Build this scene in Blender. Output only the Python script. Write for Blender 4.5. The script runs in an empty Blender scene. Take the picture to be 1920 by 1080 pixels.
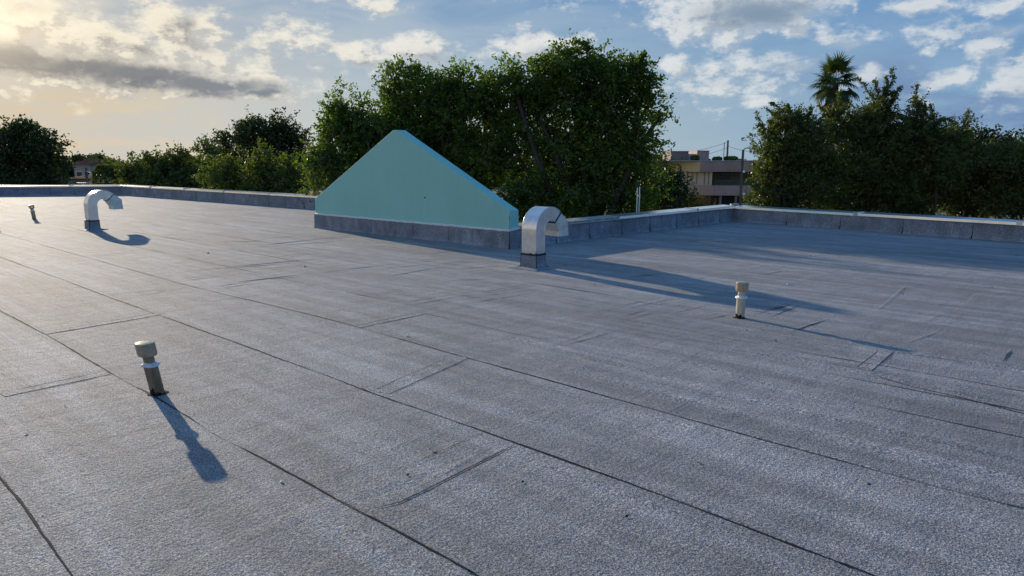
import bpy, math, random
import numpy as np
from math import sin, cos, tan, atan, radians, pi, hypot, atan2
from mathutils import Vector, Matrix

SC = bpy.context.scene
COL = SC.collection
F_PX = 1341.0            # focal length in pixels of the 1920 wide photograph
PITCH = atan(240 / F_PX)
EYE = 1.5

# ------------------------------------------------------------------ camera
cam_d = bpy.data.cameras.new('camera')
cam = bpy.data.objects.new('camera', cam_d)
COL.objects.link(cam)
cam.location = (0, 0, EYE)
cam.rotation_euler = (pi / 2 - PITCH, 0, 0)
cam_d.sensor_width = 36
cam_d.lens = 36 * F_PX / 1920
cam_d.clip_start = 0.05
cam_d.clip_end = 3000
SC.camera = cam

# ------------------------------------------------------------------ light
SUN_EL = radians(12.8)
SUN_AZ = radians(37.2)          # to the left of the view direction (+Y)
sun_dir = Vector((-sin(SUN_AZ) * cos(SUN_EL), cos(SUN_AZ) * cos(SUN_EL), sin(SUN_EL)))
sl = bpy.data.lights.new('sun', 'SUN')
sl.energy = 5.0
sl.angle = radians(0.6)
sl.color = (1.0, 0.85, 0.64)
so = bpy.data.objects.new('sun', sl)
so.rotation_euler = sun_dir.to_track_quat('Z', 'Y').to_euler()
so.location = (-20, 20, 30)
COL.objects.link(so)
SC.view_settings.view_transform = 'Standard'
SC.view_settings.look = 'None'
SC.view_settings.gamma = 1
SC.view_settings.use_curve_mapping = False
SC.view_settings.exposure = 0.15
SKY_STRENGTH = 0.1


def ray(u, v):
    x = (u - 960) / F_PX; y = (v - 540) / F_PX
    return Vector((x, cos(PITCH) - y * sin(PITCH), -sin(PITCH) - y * cos(PITCH)))


def at(u, v, Y):
    """world point at forward distance Y seen in direction u, v"""
    d = ray(u, v)
    return Vector((d.x / d.y * Y, Y, EYE + d.z / d.y * Y))


def gnd(u, v, z=0.0):
    d = ray(u, v)
    t = (EYE - z) / -d.z
    return Vector((d.x * t, d.y * t, z))


# ------------------------------------------------------------------ node helper
class NT:
    def __init__(self, tree):
        self.t = tree

    def n(self, typ, **kw):
        nd = self.t.nodes.new(typ)
        for k, v in kw.items():
            setattr(nd, k, v)
        return nd

    def link(self, a, b):
        self.t.links.new(a, b)

    def put(self, sock, v):
        if v is None:
            return
        if isinstance(v, (int, float)):
            sock.default_value = v
        elif isinstance(v, (tuple, list)):
            if len(v) == 3 and len(sock.default_value) == 4:
                v = tuple(v) + (1,)
            sock.default_value = v
        else:
            self.link(v, sock)

    def m(self, op, a, b=None, c=None, clamp=False):
        nd = self.n('ShaderNodeMath', operation=op)
        nd.use_clamp = clamp
        self.put(nd.inputs[0], a); self.put(nd.inputs[1], b); self.put(nd.inputs[2], c)
        return nd.outputs[0]

    def vm(self, op, a, b=None, out=0):
        nd = self.n('ShaderNodeVectorMath', operation=op)
        self.put(nd.inputs[0], a)
        if b is not None:
            if op == 'SCALE':
                self.put(nd.inputs[3], b)
            else:
                self.put(nd.inputs[1], b)
        return nd.outputs[out]

    def mix(self, f, a, b, blend='MIX'):
        nd = self.n('ShaderNodeMix', data_type='RGBA', blend_type=blend)
        self.put(nd.inputs[0], f)
        self.put(nd.inputs[6], a); self.put(nd.inputs[7], b)
        return nd.outputs[2]

    def noise(self, vec, scale, detail=4, rough=0.5, dist=0.0, out=0, dim='3D'):
        nd = self.n('ShaderNodeTexNoise', noise_dimensions=dim)
        if vec is not None:
            self.link(vec, nd.inputs['Vector'])
        nd.inputs['Scale'].default_value = scale
        nd.inputs['Detail'].default_value = detail
        nd.inputs['Roughness'].default_value = rough
        nd.inputs['Distortion'].default_value = dist
        return nd.outputs[out]

    def ramp(self, f, a, b, x=0.0, y=1.0):
        nd = self.n('ShaderNodeMapRange', interpolation_type='SMOOTHSTEP')
        self.put(nd.inputs[0], f)
        self.put(nd.inputs[1], a); self.put(nd.inputs[2], b)
        self.put(nd.inputs[3], x); self.put(nd.inputs[4], y)
        return nd.outputs[0]

    def mapping(self, vec, scale=(1, 1, 1), rot=(0, 0, 0)):
        nd = self.n('ShaderNodeMapping')
        self.link(vec, nd.inputs[0])
        nd.inputs['Scale'].default_value = scale
        nd.inputs['Rotation'].default_value = rot
        return nd.outputs[0]


# ------------------------------------------------------------------ world: sky with clouds
world = bpy.data.worlds.new('World')
SC.world = world
world.use_nodes = True
world.cycles.sampling_method = 'MANUAL'
world.cycles.sample_map_resolution = 256
wt = world.node_tree
wt.nodes.clear()


def azel(u, v):
    d = ray(u, v).normalized()
    return atan2(d.x, d.y), math.asin(d.z)


# cloud masses: pixel centre, half width, half height, strength
BLOBS = [
    # warm lit bank on the left, with a grey belly
    (330, 55, 85, 48, 1.0), (215, 85, 110, 50, .9), (110, 75, 120, 40, .85), (400, 105, 60, 34, .7),
    (60, 120, 170, 34, 1.1), (220, 138, 190, 34, 1.15), (380, 158, 150, 26, 1.05), (480, 174, 80, 13, .9),
    (20, 30, 80, 40, .9), (450, 128, 80, 22, .55), (-120, 100, 200, 60, 1.1),
    # cumulus row
    (545, 72, 60, 30, .75), (600, 100, 80, 26, .6), (680, 108, 70, 26, .7), (770, 98, 60, 30, .95), (720, 120, 90, 14, .6),
    (700, 8, 60, 18, .75), (590, 130, 40, 8, .5),
    (1020, 88, 90, 30, .9), (920, 104, 70, 22, .5),
    # big cloud top centre right
    (1400, 15, 140, 50, 1.25), (1320, 60, 60, 28, .8), (1480, 45, 60, 30, .9), (1240, 18, 25, 10, .55), (1545, 60, 50, 18, .5),
    # broken middle group
    (1270, 118, 28, 20, .8), (1380, 125, 110, 32, .72), (1330, 165, 130, 26, .6), (1460, 150, 70, 22, .6), (1240, 170, 90, 22, .5),
    (1390, 195, 90, 14, .45),
    # small fair weather clouds on the right
    (1560, 70, 50, 16, .6), (1600, 15, 14, 18, .6), (1715, 6, 55, 14, .8), (1775, 60, 70, 20, .85), (1720, 75, 30, 14, .6),
    (1850, 88, 45, 18, .9), (1840, 48, 50, 16, .5), (1905, 15, 60, 26, .8), (1730, 103, 24, 10, .7), (1900, 60, 50, 16, .5),
    (1640, 142, 36, 18, .7), (1570, 165, 30, 14, .55), (1780, 155, 45, 17, .9), (1833, 148, 12, 12, .7), (1900, 165, 50, 22, .8),
    (1900, 200, 30, 12, .7), (1700, 190, 40, 12, .5),
    (2060, 120, 120, 60, .8), (1250, -60, 250, 60, .8), (500, -90, 200, 60, .8),
]
grp = bpy.data.node_groups.new('cloud_density', 'ShaderNodeTree')
grp.interface.new_socket('P', in_out='INPUT', socket_type='NodeSocketVector')
grp.interface.new_socket('D', in_out='OUTPUT', socket_type='NodeSocketFloat')
G = NT(grp)
gi = G.n('NodeGroupInput'); go = G.n('NodeGroupOutput')
P = gi.outputs[0]
w1 = G.vm('SUBTRACT', G.noise(P, 9, 4, .6, out=1), (.5, .5, .5))
w2 = G.vm('SUBTRACT', G.noise(P, 45, 4, .6, out=1), (.5, .5, .5))
Pw = G.vm('ADD', P, G.vm('MULTIPLY', w1, (.055, .032, 0)))
Pw = G.vm('ADD', Pw, G.vm('MULTIPLY', w2, (.018, .013, 0)))
acc = None
for (u, v, ru, rv, s) in BLOBS:
    a, e = azel(u, v)
    ra = ru / F_PX * 1.15; re = rv / F_PX * 1.2
    q = G.vm('SUBTRACT', Pw, (a, e, 0))
    q = G.vm('MULTIPLY', q, (1 / ra, 1 / re, 0))
    ln = G.vm('LENGTH', q, out=1)
    f = G.m('MULTIPLY_ADD', ln, -s * .75, s)
    acc = f if acc is None else G.m('SMOOTH_MAX', acc, f, 0.12)
fb = G.noise(G.vm('MULTIPLY', P, (1, 1.7, 1)), 26, 6, .64)
fb2 = G.noise(G.vm('MULTIPLY', P, (1, 2.6, 1)), 7, 4, .6)
dn = G.m('ADD', G.m('SUBTRACT', G.m('MAXIMUM', acc, -.55), .10), G.m('MULTIPLY', G.m('SUBTRACT', fb, .5), 1.9))
dn = G.m('ADD', dn, G.m('MULTIPLY', G.m('SUBTRACT', fb2, .5), .7))
G.link(dn, go.inputs[0])

W = NT(wt)
tc = W.n('ShaderNodeTexCoord')
D = tc.outputs['Generated']
sx = W.n('ShaderNodeSeparateXYZ'); W.link(D, sx.inputs[0])
X, Y, Z = sx.outputs
az = W.m('ARCTAN2', X, Y)
el = W.m('ARCSINE', Z)
cb = W.n('ShaderNodeCombineXYZ'); W.link(az, cb.inputs[0]); W.link(el, cb.inputs[1])
P0 = cb.outputs[0]
# toward the sun in azimuth / elevation
dv = Vector((-SUN_AZ, SUN_EL + .02)) - Vector(azel(900, 80))
offs = (-.011, .009, 0)


def dens(p):
    nd = W.n('ShaderNodeGroup'); nd.node_tree = grp
    W.link(p, nd.inputs[0])
    return nd.outputs[0]


d0 = dens(P0)
d1 = dens(W.vm('ADD', P0, offs))
sky = W.n('ShaderNodeTexSky', sky_type='NISHITA')
sky.sun_disc = False
sky.sun_elevation = SUN_EL
sky.sun_rotation = -SUN_AZ
sky.altitude = 0
sky.air_density = 1.0
sky.dust_density = 1.2
sky.ozone_density = 2.0
base = sky.outputs[0]
# angular closeness to the sun
sd = W.vm('DOT_PRODUCT', D, tuple(sun_dir), out=1)
sang = W.m('ARCCOSINE', sd)
near = W.ramp(sang, 0.0, .85, 1, 0)
near2 = W.ramp(sang, 0.0, .27, 1, 0)
azn = W.ramp(az, -.72, .1, 1, 0)
low = W.ramp(el, -.02, .2, 1, 0)
# what the eye sees of the clear sky, in linear units before the strength of 0.1
blue = W.mix(W.ramp(el, .0, .33), (2.1, 3.6, 5.3), (.5, 1.95, 4.7))
blue = W.mix(W.ramp(az, -.1, .6, 1, 0), blue, W.mix(W.ramp(el, .0, .3), (3.6, 4.5, 4.9), (.95, 2.35, 4.6)))
base = W.mix(.92, base, blue)
warm = W.mix(W.ramp(el, .02, .17), (6.8, 5.2, 3.1), (4.5, 4.3, 3.9))
base = W.mix(W.m('MULTIPLY', W.ramp(az, -.66, -.12, 1, 0), W.ramp(el, .06, .30, 1, .15)), base, warm)
# thin high veil
vn = W.noise(W.mapping(P0, (1.0, 4.5, 1), (0, 0, .25)), 5.0, 7, .62, .6)
veil = W.m('MULTIPLY', W.ramp(vn, .34, .62), W.ramp(az, -.6, .30, .85, .15))
veilc = W.mix(azn, (4.4, 5.2, 5.9), (5.6, 5.3, 4.7))
veil = W.m('MULTIPLY', veil, W.ramp(el, .30, .55, 1, .1))
base = W.mix(veil, base, veilc)
base = W.mix(W.ramp(el, .4, 1.1), base, (.85, 2.3, 4.7))
# shaded bellies of the thick clouds
dark = None
wp = W.vm('ADD', P0, W.vm('MULTIPLY', W.vm('SUBTRACT', W.noise(P0, 22, 5, .6, out=1), (.5, .5, .5)), (.05, .028, 0)))
for (u, v, ru, rv, s_) in [(20, 105, 110, 26, 1.2), (150, 125, 120, 22, 1.1), (270, 140, 130, 24, 1.3), (390, 160, 130, 19, 1.3), (490, 175, 70, 9, 1.1), (30, 5, 60, 20, .7),
                           (350, 45, 28, 16, .8), (275, 92, 20, 10, .7), (375, 88, 40, 12, .6), (1430, 25, 120, 26, 1.2), (1370, 45, 60, 14, .8), (812, 105, 22, 16, .9), (690, 118, 60, 9, .7), (600, 112, 40, 8, .6),
                           (1040, 100, 60, 16, .8), (1480, 125, 50, 12, .8), (1590, 78, 30, 9, .8), (1870, 60, 60, 14, .7), (1380, 150, 60, 9, .5)]:
    a, e = azel(u, v)
    q = W.vm('MULTIPLY', W.vm('SUBTRACT', wp, (a, e, 0)), (F_PX / ru / 1.1, F_PX / rv / 1.1, 0))
    f = W.m('MULTIPLY_ADD', W.vm('LENGTH', q, out=1), -s_ * .8, s_)
    dark = f if dark is None else W.m('SMOOTH_MAX', dark, f, .1)
dark = W.ramp(dark, .05, 1.0)
# cloud layer
alpha = W.ramp(d0, .08, .66)
core = W.ramp(d0, .40, 1.15)
lit = W.m('MULTIPLY_ADD', W.m('SUBTRACT', d0, d1), 2.6, .45, clamp=True)
brightc = W.mix(near, (6.9, 7.1, 7.1), (8.8, 7.9, 6.2))
greyc = W.mix(azn, (2.1, 2.8, 3.6), (1.9, 1.8, 1.8))
cl = W.mix(W.m('SUBTRACT', 1.0, W.m('MULTIPLY', core, W.m('SUBTRACT', 1.15, lit), clamp=True)), greyc, brightc)
cl = W.mix(W.m('MULTIPLY', W.m('SUBTRACT', .5, lit, clamp=True), .9), cl, greyc)
cl = W.mix(W.m('MULTIPLY', dark, W.ramp(d0, .15, .7, .25, .95)), cl, greyc)
alpha = W.m('MULTIPLY', W.m('MAXIMUM', alpha, W.m('MULTIPLY', dark, .8)), W.ramp(az, .0, .5, 1, .8))
col = W.mix(W.m('MULTIPLY', alpha, W.ramp(el, .0, .07)), base, cl)
# blue grey bank low on the right
bn = W.noise(W.mapping(P0, (1, 3.2, 1)), 5, 6, .55)
bank = W.m('MULTIPLY', W.m('MULTIPLY', W.ramp(az, .28, .55), W.ramp(el, .16, .085, 0, 1)), W.ramp(bn, .38, .6))
col = W.mix(W.m('MULTIPLY', bank, W.m('SUBTRACT', 1, alpha)), col, (1.5, 2.4, 4.1))
# glow of the sun behind thin cloud
glow = W.m('POWER', near2, 3.0)
col = W.mix(glow, col, (14, 11.8, 8.4))
col = W.mix(W.ramp(el, -.03, .0, 1, 0), col, (1.2, 1.15, 1.0))
bg = W.n('ShaderNodeBackground'); W.link(col, bg.inputs[0]); bg.inputs[1].default_value = SKY_STRENGTH
wo = W.n('ShaderNodeOutputWorld'); W.link(bg.outputs[0], wo.inputs[0])


# ------------------------------------------------------------------ materials
def material(name):
    m = bpy.data.materials.new(name)
    m.use_nodes = True
    t = NT(m.node_tree)
    b = m.node_tree.nodes['Principled BSDF']
    co = t.n('ShaderNodeTexCoord').outputs['Object']
    return m, t, b, co


def simple(name, c, rough=.7, metal=0.0, var=.12, scale=3, bump=0.0, bscale=30, spec=.5, dirt=None):
    m, t, b, co = material(name)
    n = t.noise(co, scale, 6, .6)
    k = t.ramp(n, .3, .7, 1 - var, 1 + var)
    cc = t.vm('SCALE', tuple(c), k)
    if dirt:
        n2 = t.noise(co, scale * 2.3, 7, .7)
        cc = t.mix(t.ramp(n2, .52, .72, 0, dirt[1]), cc, dirt[0])
    t.put(b.inputs['Base Color'], cc)
    b.inputs['Roughness'].default_value = rough
    b.inputs['Metallic'].default_value = metal
    b.inputs['Specular IOR Level'].default_value = spec
    if bump:
        bp = t.n('ShaderNodeBump'); bp.inputs['Strength'].default_value = 1
        bp.inputs['Distance'].default_value = bump
        t.link(t.noise(co, bscale, 4, .6), bp.inputs['Height'])
        t.link(bp.outputs[0], b.inputs['Normal'])
    return m




# granulated bitumen membrane; object space x runs along the rolls, y across them
def roof_material(name, col=(.305, .300, .312), rolls=True, bumps=1.0):
    m, t, b, co = material(name)
    sp = t.n('ShaderNodeSeparateXYZ'); t.link(co, sp.inputs[0])
    wob = t.m('MULTIPLY', t.m('SUBTRACT', t.noise(co, .9, 3, .6), .5), .03)
    fine = t.noise(co, 135, 3, .75)
    mid = t.noise(co, 50, 3, .65)
    stain = t.noise(t.mapping(co, (.35, 1.1, 1)), 1.1, 6, .62, .4)
    stain2 = t.noise(co, 4.5, 5, .6, .3)
    streak = t.noise(t.mapping(co, (.12, 2.6, 1)), 2.4, 5, .6)
    k = t.ramp(fine, .38, .64, .22, 1.85)
    k = t.m('MULTIPLY', k, t.ramp(mid, .34, .68, .72, 1.28))
    k = t.m('MULTIPLY', k, t.ramp(stain, .3, .7, .86, 1.12))
    k = t.m('MULTIPLY', k, t.ramp(stain2, .32, .68, .88, 1.09))
    k = t.m('MULTIPLY', k, t.ramp(streak, .34, .66, .82, 1.14))
    cc = t.vm('SCALE', col, k)
    cc = t.mix(t.ramp(stain, .25, .62, .35, 0), cc, (.175, .172, .172), 'MIX')
    if rolls:
        w = t.m('FLOOR', t.m('DIVIDE', t.m('ADD', t.m('SUBTRACT', sp.outputs[1], .67), wob), .99))
        wn = t.n('ShaderNodeTexWhiteNoise', noise_dimensions='1D'); t.link(w, wn.inputs['W'])
        cc = t.vm('SCALE', cc, t.ramp(wn.outputs[0], 0, 1, .95, 1.05))
    # bright mineral chips
    vo = t.n('ShaderNodeTexVoronoi'); t.link(co, vo.inputs['Vector']); vo.inputs['Scale'].default_value = 38
    chip = t.m('MULTIPLY', t.ramp(vo.outputs['Distance'], .05, .11, 1, 0), t.ramp(t.noise(co, 17, 2, .5), .58, .66))
    cc = t.mix(chip, cc, (.55, .53, .5))
    t.put(b.inputs['Base Color'], cc)
    b.inputs['Roughness'].default_value = .82
    b.inputs['Specular IOR Level'].default_value = .38
    h = t.m('MULTIPLY', fine, .0034 * bumps)
    h = t.m('ADD', h, t.m('MULTIPLY', mid, .0075 * bumps))
    h = t.m('ADD', h, t.m('MULTIPLY', t.noise(t.mapping(co, (.6, 1.6, 1)), 11, 5, .62, .7), .010 * bumps))
    h = t.m('ADD', h, t.m('MULTIPLY', t.noise(t.mapping(co, (.45, 1.3, 1)), 1.7, 4, .55, .3), .022 * bumps))
    h = t.m('ADD', h, t.m('MULTIPLY', t.noise(t.mapping(co, (.15, 3.0, 1)), 1.5, 5, .6), .040 * bumps))
    h = t.m('ADD', h, t.m('MULTIPLY', t.noise(t.mapping(co, (2.6, .5, 1)), 2.2, 4, .6, .5), .010 * bumps))
    bp = t.n('ShaderNodeBump'); bp.inputs['Strength'].default_value = 1; bp.inputs['Distance'].default_value = 1
    t.link(h, bp.inputs['Height']); t.link(bp.outputs[0], b.inputs['Normal'])
    return m


M = {}
M['roof'] = roof_material('granule_membrane')
M['roofclad'] = roof_material('granule_cladding', (.26, .285, .335), rolls=False, bumps=.14)
M['bitumen'] = simple('bitumen', (.022, .022, .024), .9, var=.3, scale=20, spec=.1)
M['bitsoft'] = simple('bitumen_dusty', (.07, .072, .078), .95, spec=.1, var=.4, scale=14)
M['cap'] = simple('coping_metal', (.78, .80, .82), .22, metal=.8, var=.08, scale=2, bump=.0015, bscale=2.0, dirt=((.5, .5, .48), .4))
M['capold'] = simple('coping_membrane', (.30, .29, .27), .7, var=.3, scale=9, bump=.004, bscale=24, dirt=((.13, .12, .11), .8))
M['galv'] = simple('galvanised_sheet', (.80, .80, .80), .26, metal=.85, var=.10, scale=6, bump=.0012, bscale=5, dirt=((.58, .58, .57), .5))
M['galvdull'] = simple('galvanised_dull', (.62, .65, .62), .42, metal=.55, var=.14, scale=8, dirt=((.34, .35, .33), .5))
M['sealwhite'] = simple('white_sealant', (.72, .74, .76), .4, var=.15, scale=30, bump=.004, bscale=60, dirt=((.4, .4, .4), .5))
M['black'] = simple('black_band', (.012, .012, .013), .4, var=.3, scale=20)


def pipe_material(name, c, dark):
    m, t, b, co = material(name)
    sp = t.n('ShaderNodeSeparateXYZ'); t.link(co, sp.inputs[0])
    n = t.noise(t.mapping(co, (1, 1, .25)), 22, 5, .6)
    cc = t.mix(t.ramp(n, .35, .7, 0, .75), c, dark)
    n2 = t.noise(t.mapping(co, (1, 1, .45)), 30, 4, .6)
    lim = t.m('ADD', sp.outputs[2], t.m('MULTIPLY', t.m('SUBTRACT', n2, .5), .28))
    cc = t.mix(t.ramp(lim, .028, .045, 1, 0), cc, (.012, .011, .01))
    t.put(b.inputs['Base Color'], cc)
    b.inputs['Roughness'].default_value = .3
    b.inputs['Metallic'].default_value = .5
    return m


M['pipe'] = pipe_material('lead_pipe', (.30, .25, .17), (.12, .09, .055))
M['pipecap'] = simple('pipe_cap_metal', (.46, .39, .29), .26, metal=.6, var=.2, scale=25, dirt=((.30, .21, .12), .6))


def teal_material():
    m, t, b, co = material('teal_stucco')
    n = t.noise(co, .7, 5, .6)
    run = t.noise(t.mapping(co, (3.5, 3.5, .12)), 2.2, 5, .6)
    k = t.m('MULTIPLY', t.ramp(n, .3, .7, .95, 1.05), t.ramp(run, .35, .75, 1.015, .975))
    cc = t.vm('SCALE', (.310, .640, .580), k)
    sp = t.n('ShaderNodeSeparateXYZ'); t.link(co, sp.inputs[0])
    spk = t.ramp(t.noise(co, 9, 3, .7), .73, .76, 0, .5)
    cc = t.mix(spk, cc, (.08, .20, .19))
    t.put(b.inputs['Base Color'], cc)
    b.inputs['Roughness'].default_value = .62
    b.inputs['Specular IOR Level'].default_value = .35
    bp = t.n('ShaderNodeBump'); bp.inputs['Distance'].default_value = .0025
    t.link(t.noise(co, 55, 4, .6), bp.inputs['Height']); t.link(bp.outputs[0], b.inputs['Normal'])
    return m


M['teal'] = teal_material()


def leaf_material(name, c1, c2, trans=.35):
    m, t, b, co = material(name)
    m.node_tree.nodes.remove(b)
    at_ = t.n('ShaderNodeAttribute'); at_.attribute_name = 'var'
    clump = t.noise(co, .9, 3, .5)
    f = t.m('ADD', t.m('MULTIPLY', at_.outputs['Fac'], .65), t.ramp(clump, .35, .7, 0, .35), clamp=True)
    cc = t.mix(f, c1, c2)
    df = t.n('ShaderNodeBsdfDiffuse'); t.link(cc, df.inputs[0])
    tr = t.n('ShaderNodeBsdfTranslucent')
    t.link(t.mix(1.0, cc, (1.5, 1.7, .55), 'MULTIPLY'), tr.inputs[0])
    gl = t.n('ShaderNodeBsdfGlossy'); gl.inputs['Roughness'].default_value = .38
    gl.inputs[0].default_value = (.8, .8, .8, 1)
    a = t.n('ShaderNodeMixShader'); a.inputs[0].default_value = trans
    t.link(df.outputs[0], a.inputs[1]); t.link(tr.outputs[0], a.inputs[2])
    g = t.n('ShaderNodeMixShader'); g.inputs[0].default_value = .035
    t.link(a.outputs[0], g.inputs[1]); t.link(gl.outputs[0], g.inputs[2])
    t.link(g.outputs[0], m.node_tree.nodes['Material Output'].inputs[0])
    return m


M['leaf'] = leaf_material('leaf_green', (.030, .056, .010), (.150, .215, .030), .48)
M['leafdark'] = leaf_material('leaf_dark', (.022, .036, .012), (.050, .070, .020), .3)
M['leafolive'] = leaf_material('leaf_olive', (.038, .055, .015), (.115, .135, .036), .38)
M['leaflight'] = leaf_material('leaf_light', (.048, .070, .018), (.125, .150, .040), .40)
M['palm'] = leaf_material('palm_leaf', (.035, .060, .020), (.075, .105, .035), .25)
M['deadfrond'] = leaf_material('dead_frond', (.13, .085, .045), (.24, .17, .10), .2)
M['reed'] = leaf_material('dry_reed', (.09, .055, .025), (.13, .10, .04), .3)
M['bark'] = simple('bark', (.055, .045, .036), .9, var=.3, scale=5, bump=.02, bscale=14)
M['soil'] = simple('ground_soil', (.10, .095, .06), .95, var=.3, scale=.3, bump=.03, bscale=2, dirt=((.05, .07, .03), .9))
M['stucco'] = simple('outer_stucco', (.40, .52, .48), .8, var=.06, scale=.7)


# ------------------------------------------------------------------ mesh helpers
class MB:
    def __init__(self):
        self.v = []; self.f = []; self.mi = []; self.sm = []

    def add(self, vs, fs, mi=0, smooth=False):
        o = len(self.v)
        self.v += [tuple(p) for p in vs]
        self.f += [tuple(o + i for i in q) for q in fs]
        self.mi += [mi] * len(fs); self.sm += [smooth] * len(fs)

    def box(self, lo, hi, fr=None, mi=0):
        x0, y0, z0 = lo; x1, y1, z1 = hi
        vs = [(x0, y0, z0), (x1, y0, z0), (x1, y1, z0), (x0, y1, z0), (x0, y0, z1), (x1, y0, z1), (x1, y1, z1), (x0, y1, z1)]
        if fr: vs = [fr(Vector(p)) for p in vs]
        self.add(vs, [(0, 3, 2, 1), (4, 5, 6, 7), (0, 1, 5, 4), (1, 2, 6, 5), (2, 3, 7, 6), (3, 0, 4, 7)], mi)

    def prism(self, poly, fr, d0, d1, mi=0):
        """poly in (s,z), extruded along depth d0..d1; fr(s,d,z)->world"""
        n = len(poly)
        vs = [fr(Vector((s, d0, z))) for s, z in poly] + [fr(Vector((s, d1, z))) for s, z in poly]
        fs = [tuple(range(n)), tuple(range(2 * n - 1, n - 1, -1))]
        fs += [(i, i + n, (i + 1) % n + n, (i + 1) % n) for i in range(n)]
        self.add(vs, fs, mi)

    def tube(self, pts, rad, sides=8, mi=0, cap=True, smooth=True):
        pts = [Vector(p) for p in pts]
        rings = []
        a = None
        for i, p in enumerate(pts):
            t = (pts[min(i + 1, len(pts) - 1)] - pts[max(i - 1, 0)])
            if t.length < 1e-9: t = Vector((0, 0, 1))
            t.normalize()
            if a is None:
                a = t.orthogonal().normalized()
            else:
                a = (a - t * a.dot(t))
                a = a.normalized() if a.length > 1e-6 else t.orthogonal().normalized()
            b = t.cross(a)
            r = rad[i] if isinstance(rad, (list, tuple)) else rad
            rings.append([p + (a * cos(k * 2 * pi / sides) + b * sin(k * 2 * pi / sides)) * r for k in range(sides)])
        vs = [q for r in rings for q in r]
        fs = []
        for i in range(len(rings) - 1):
            for k in range(sides):
                k2 = (k + 1) % sides
                fs.append((i * sides + k, i * sides + k2, (i + 1) * sides + k2, (i + 1) * sides + k))
        self.add(vs, fs, mi, smooth)
        if cap:
            o = len(self.v) - len(vs)
            for q in (tuple(o + k for k in reversed(range(sides))), tuple(o + (len(rings) - 1) * sides + k for k in range(sides))):
                self.f.append(q); self.mi.append(mi); self.sm.append(False)

    def lathe(self, prof, sides=32, fr=None, mi=0):
        """prof: list of (r, z)"""
        for (r0, z0), (r1, z1) in zip(prof[:-1], prof[1:]):
            vs = []
            for r, z in ((r0, z0), (r1, z1)):
                for k in range(sides):
                    p = Vector((r * cos(k * 2 * pi / sides), r * sin(k * 2 * pi / sides), z))
                    vs.append(fr(p) if fr else p)
            self.add(vs, [(k, (k + 1) % sides, sides + (k + 1) % sides, sides + k) for k in range(sides)], mi, True)

    def build(self, name, mats, parent=None, loc=None):
        me = bpy.data.meshes.new(name)
        vs = self.v
        if loc is not None:
            vs = [(p[0] - loc[0], p[1] - loc[1], p[2] - loc[2]) for p in vs]
        me.from_pydata(vs, [], self.f)
        if not isinstance(mats, (list, tuple)): mats = [mats]
        for m in mats: me.materials.append(m)
        me.polygons.foreach_set('material_index', self.mi)
        me.polygons.foreach_set('use_smooth', self.sm)
        me.update()
        o = bpy.data.objects.new(name, me)
        if loc is not None: o.location = loc
        if parent: o.parent = parent
        COL.objects.link(o)
        return o


def tag(o, label=None, cat=None, group=None, kind=None):
    if label: o['label'] = label
    if cat: o['category'] = cat
    if group: o['group'] = group
    if kind: o['kind'] = kind
    return o


def thing(name, label, cat, loc=(0, 0, 0), rz=0.0, group=None):
    o = bpy.data.objects.new(name, None)
    o.empty_display_size = .2
    COL.objects.link(o)
    o.location = loc; o.rotation_euler = (0, 0, rz)
    return tag(o, label, cat, group)


def copy_tree(o, parent=None):
    c = o.copy(); COL.objects.link(c); c.parent = parent
    for ch in [q for q in bpy.data.objects if q.parent == o]:
        copy_tree(ch, c)
    return c


def bevel(o, w=.004, seg=2, angle=.6):
    b = o.modifiers.new('bevel', 'BEVEL'); b.width = w; b.segments = seg; b.limit_method = 'ANGLE'; b.angle_limit = angle
    return o


# ------------------------------------------------------------------ ground
GZ = -4.7
g = MB()
g.add([(-900, -300, GZ), (900, -300, GZ), (900, 1500, GZ), (-900, 1500, GZ)], [(0, 1, 2, 3)])
tag(g.build('ground', M['soil']), kind='structure')

# ------------------------------------------------------------------ roof plan
ROLL = radians(-43.0)
E1 = Vector((cos(ROLL), sin(ROLL), 0)); E2 = Vector((-sin(ROLL), cos(ROLL), 0))
G1 = Vector((-4.416, 16.077, 0)); G2 = Vector((-.04, 12.162, 0))
cR = Vector((5.499, 17.783, 0))
d2 = Vector((cos(radians(-49.8)), sin(radians(-49.8)), 0))
rEnd = cR + d2 * 22
cL = Vector((-17.161, 31.669, 0))
dl = Vector((cos(radians(-40.5)), sin(radians(-40.5)), 0))
K = cL + dl * 20.1
lEnd = cL + Vector((-21.834 + 17.161, 30.716 - 31.669, 0)).normalized() * 26
gside = (K - G1)
roof_poly = [G1, G2, cR, rEnd, Vector((14, -9, 0)), Vector((-36, -9, 0)), Vector((-44, 24, 0)), lEnd, cL, K]


def to_local(p):
    """world -> roof object space (x along the rolls, y across)"""
    return Vector((p.dot(E1), p.dot(E2), p.z))


rm = MB()
rm.add([to_local(p) for p in roof_poly], [tuple(range(len(roof_poly)))])
random.seed(5)


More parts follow.
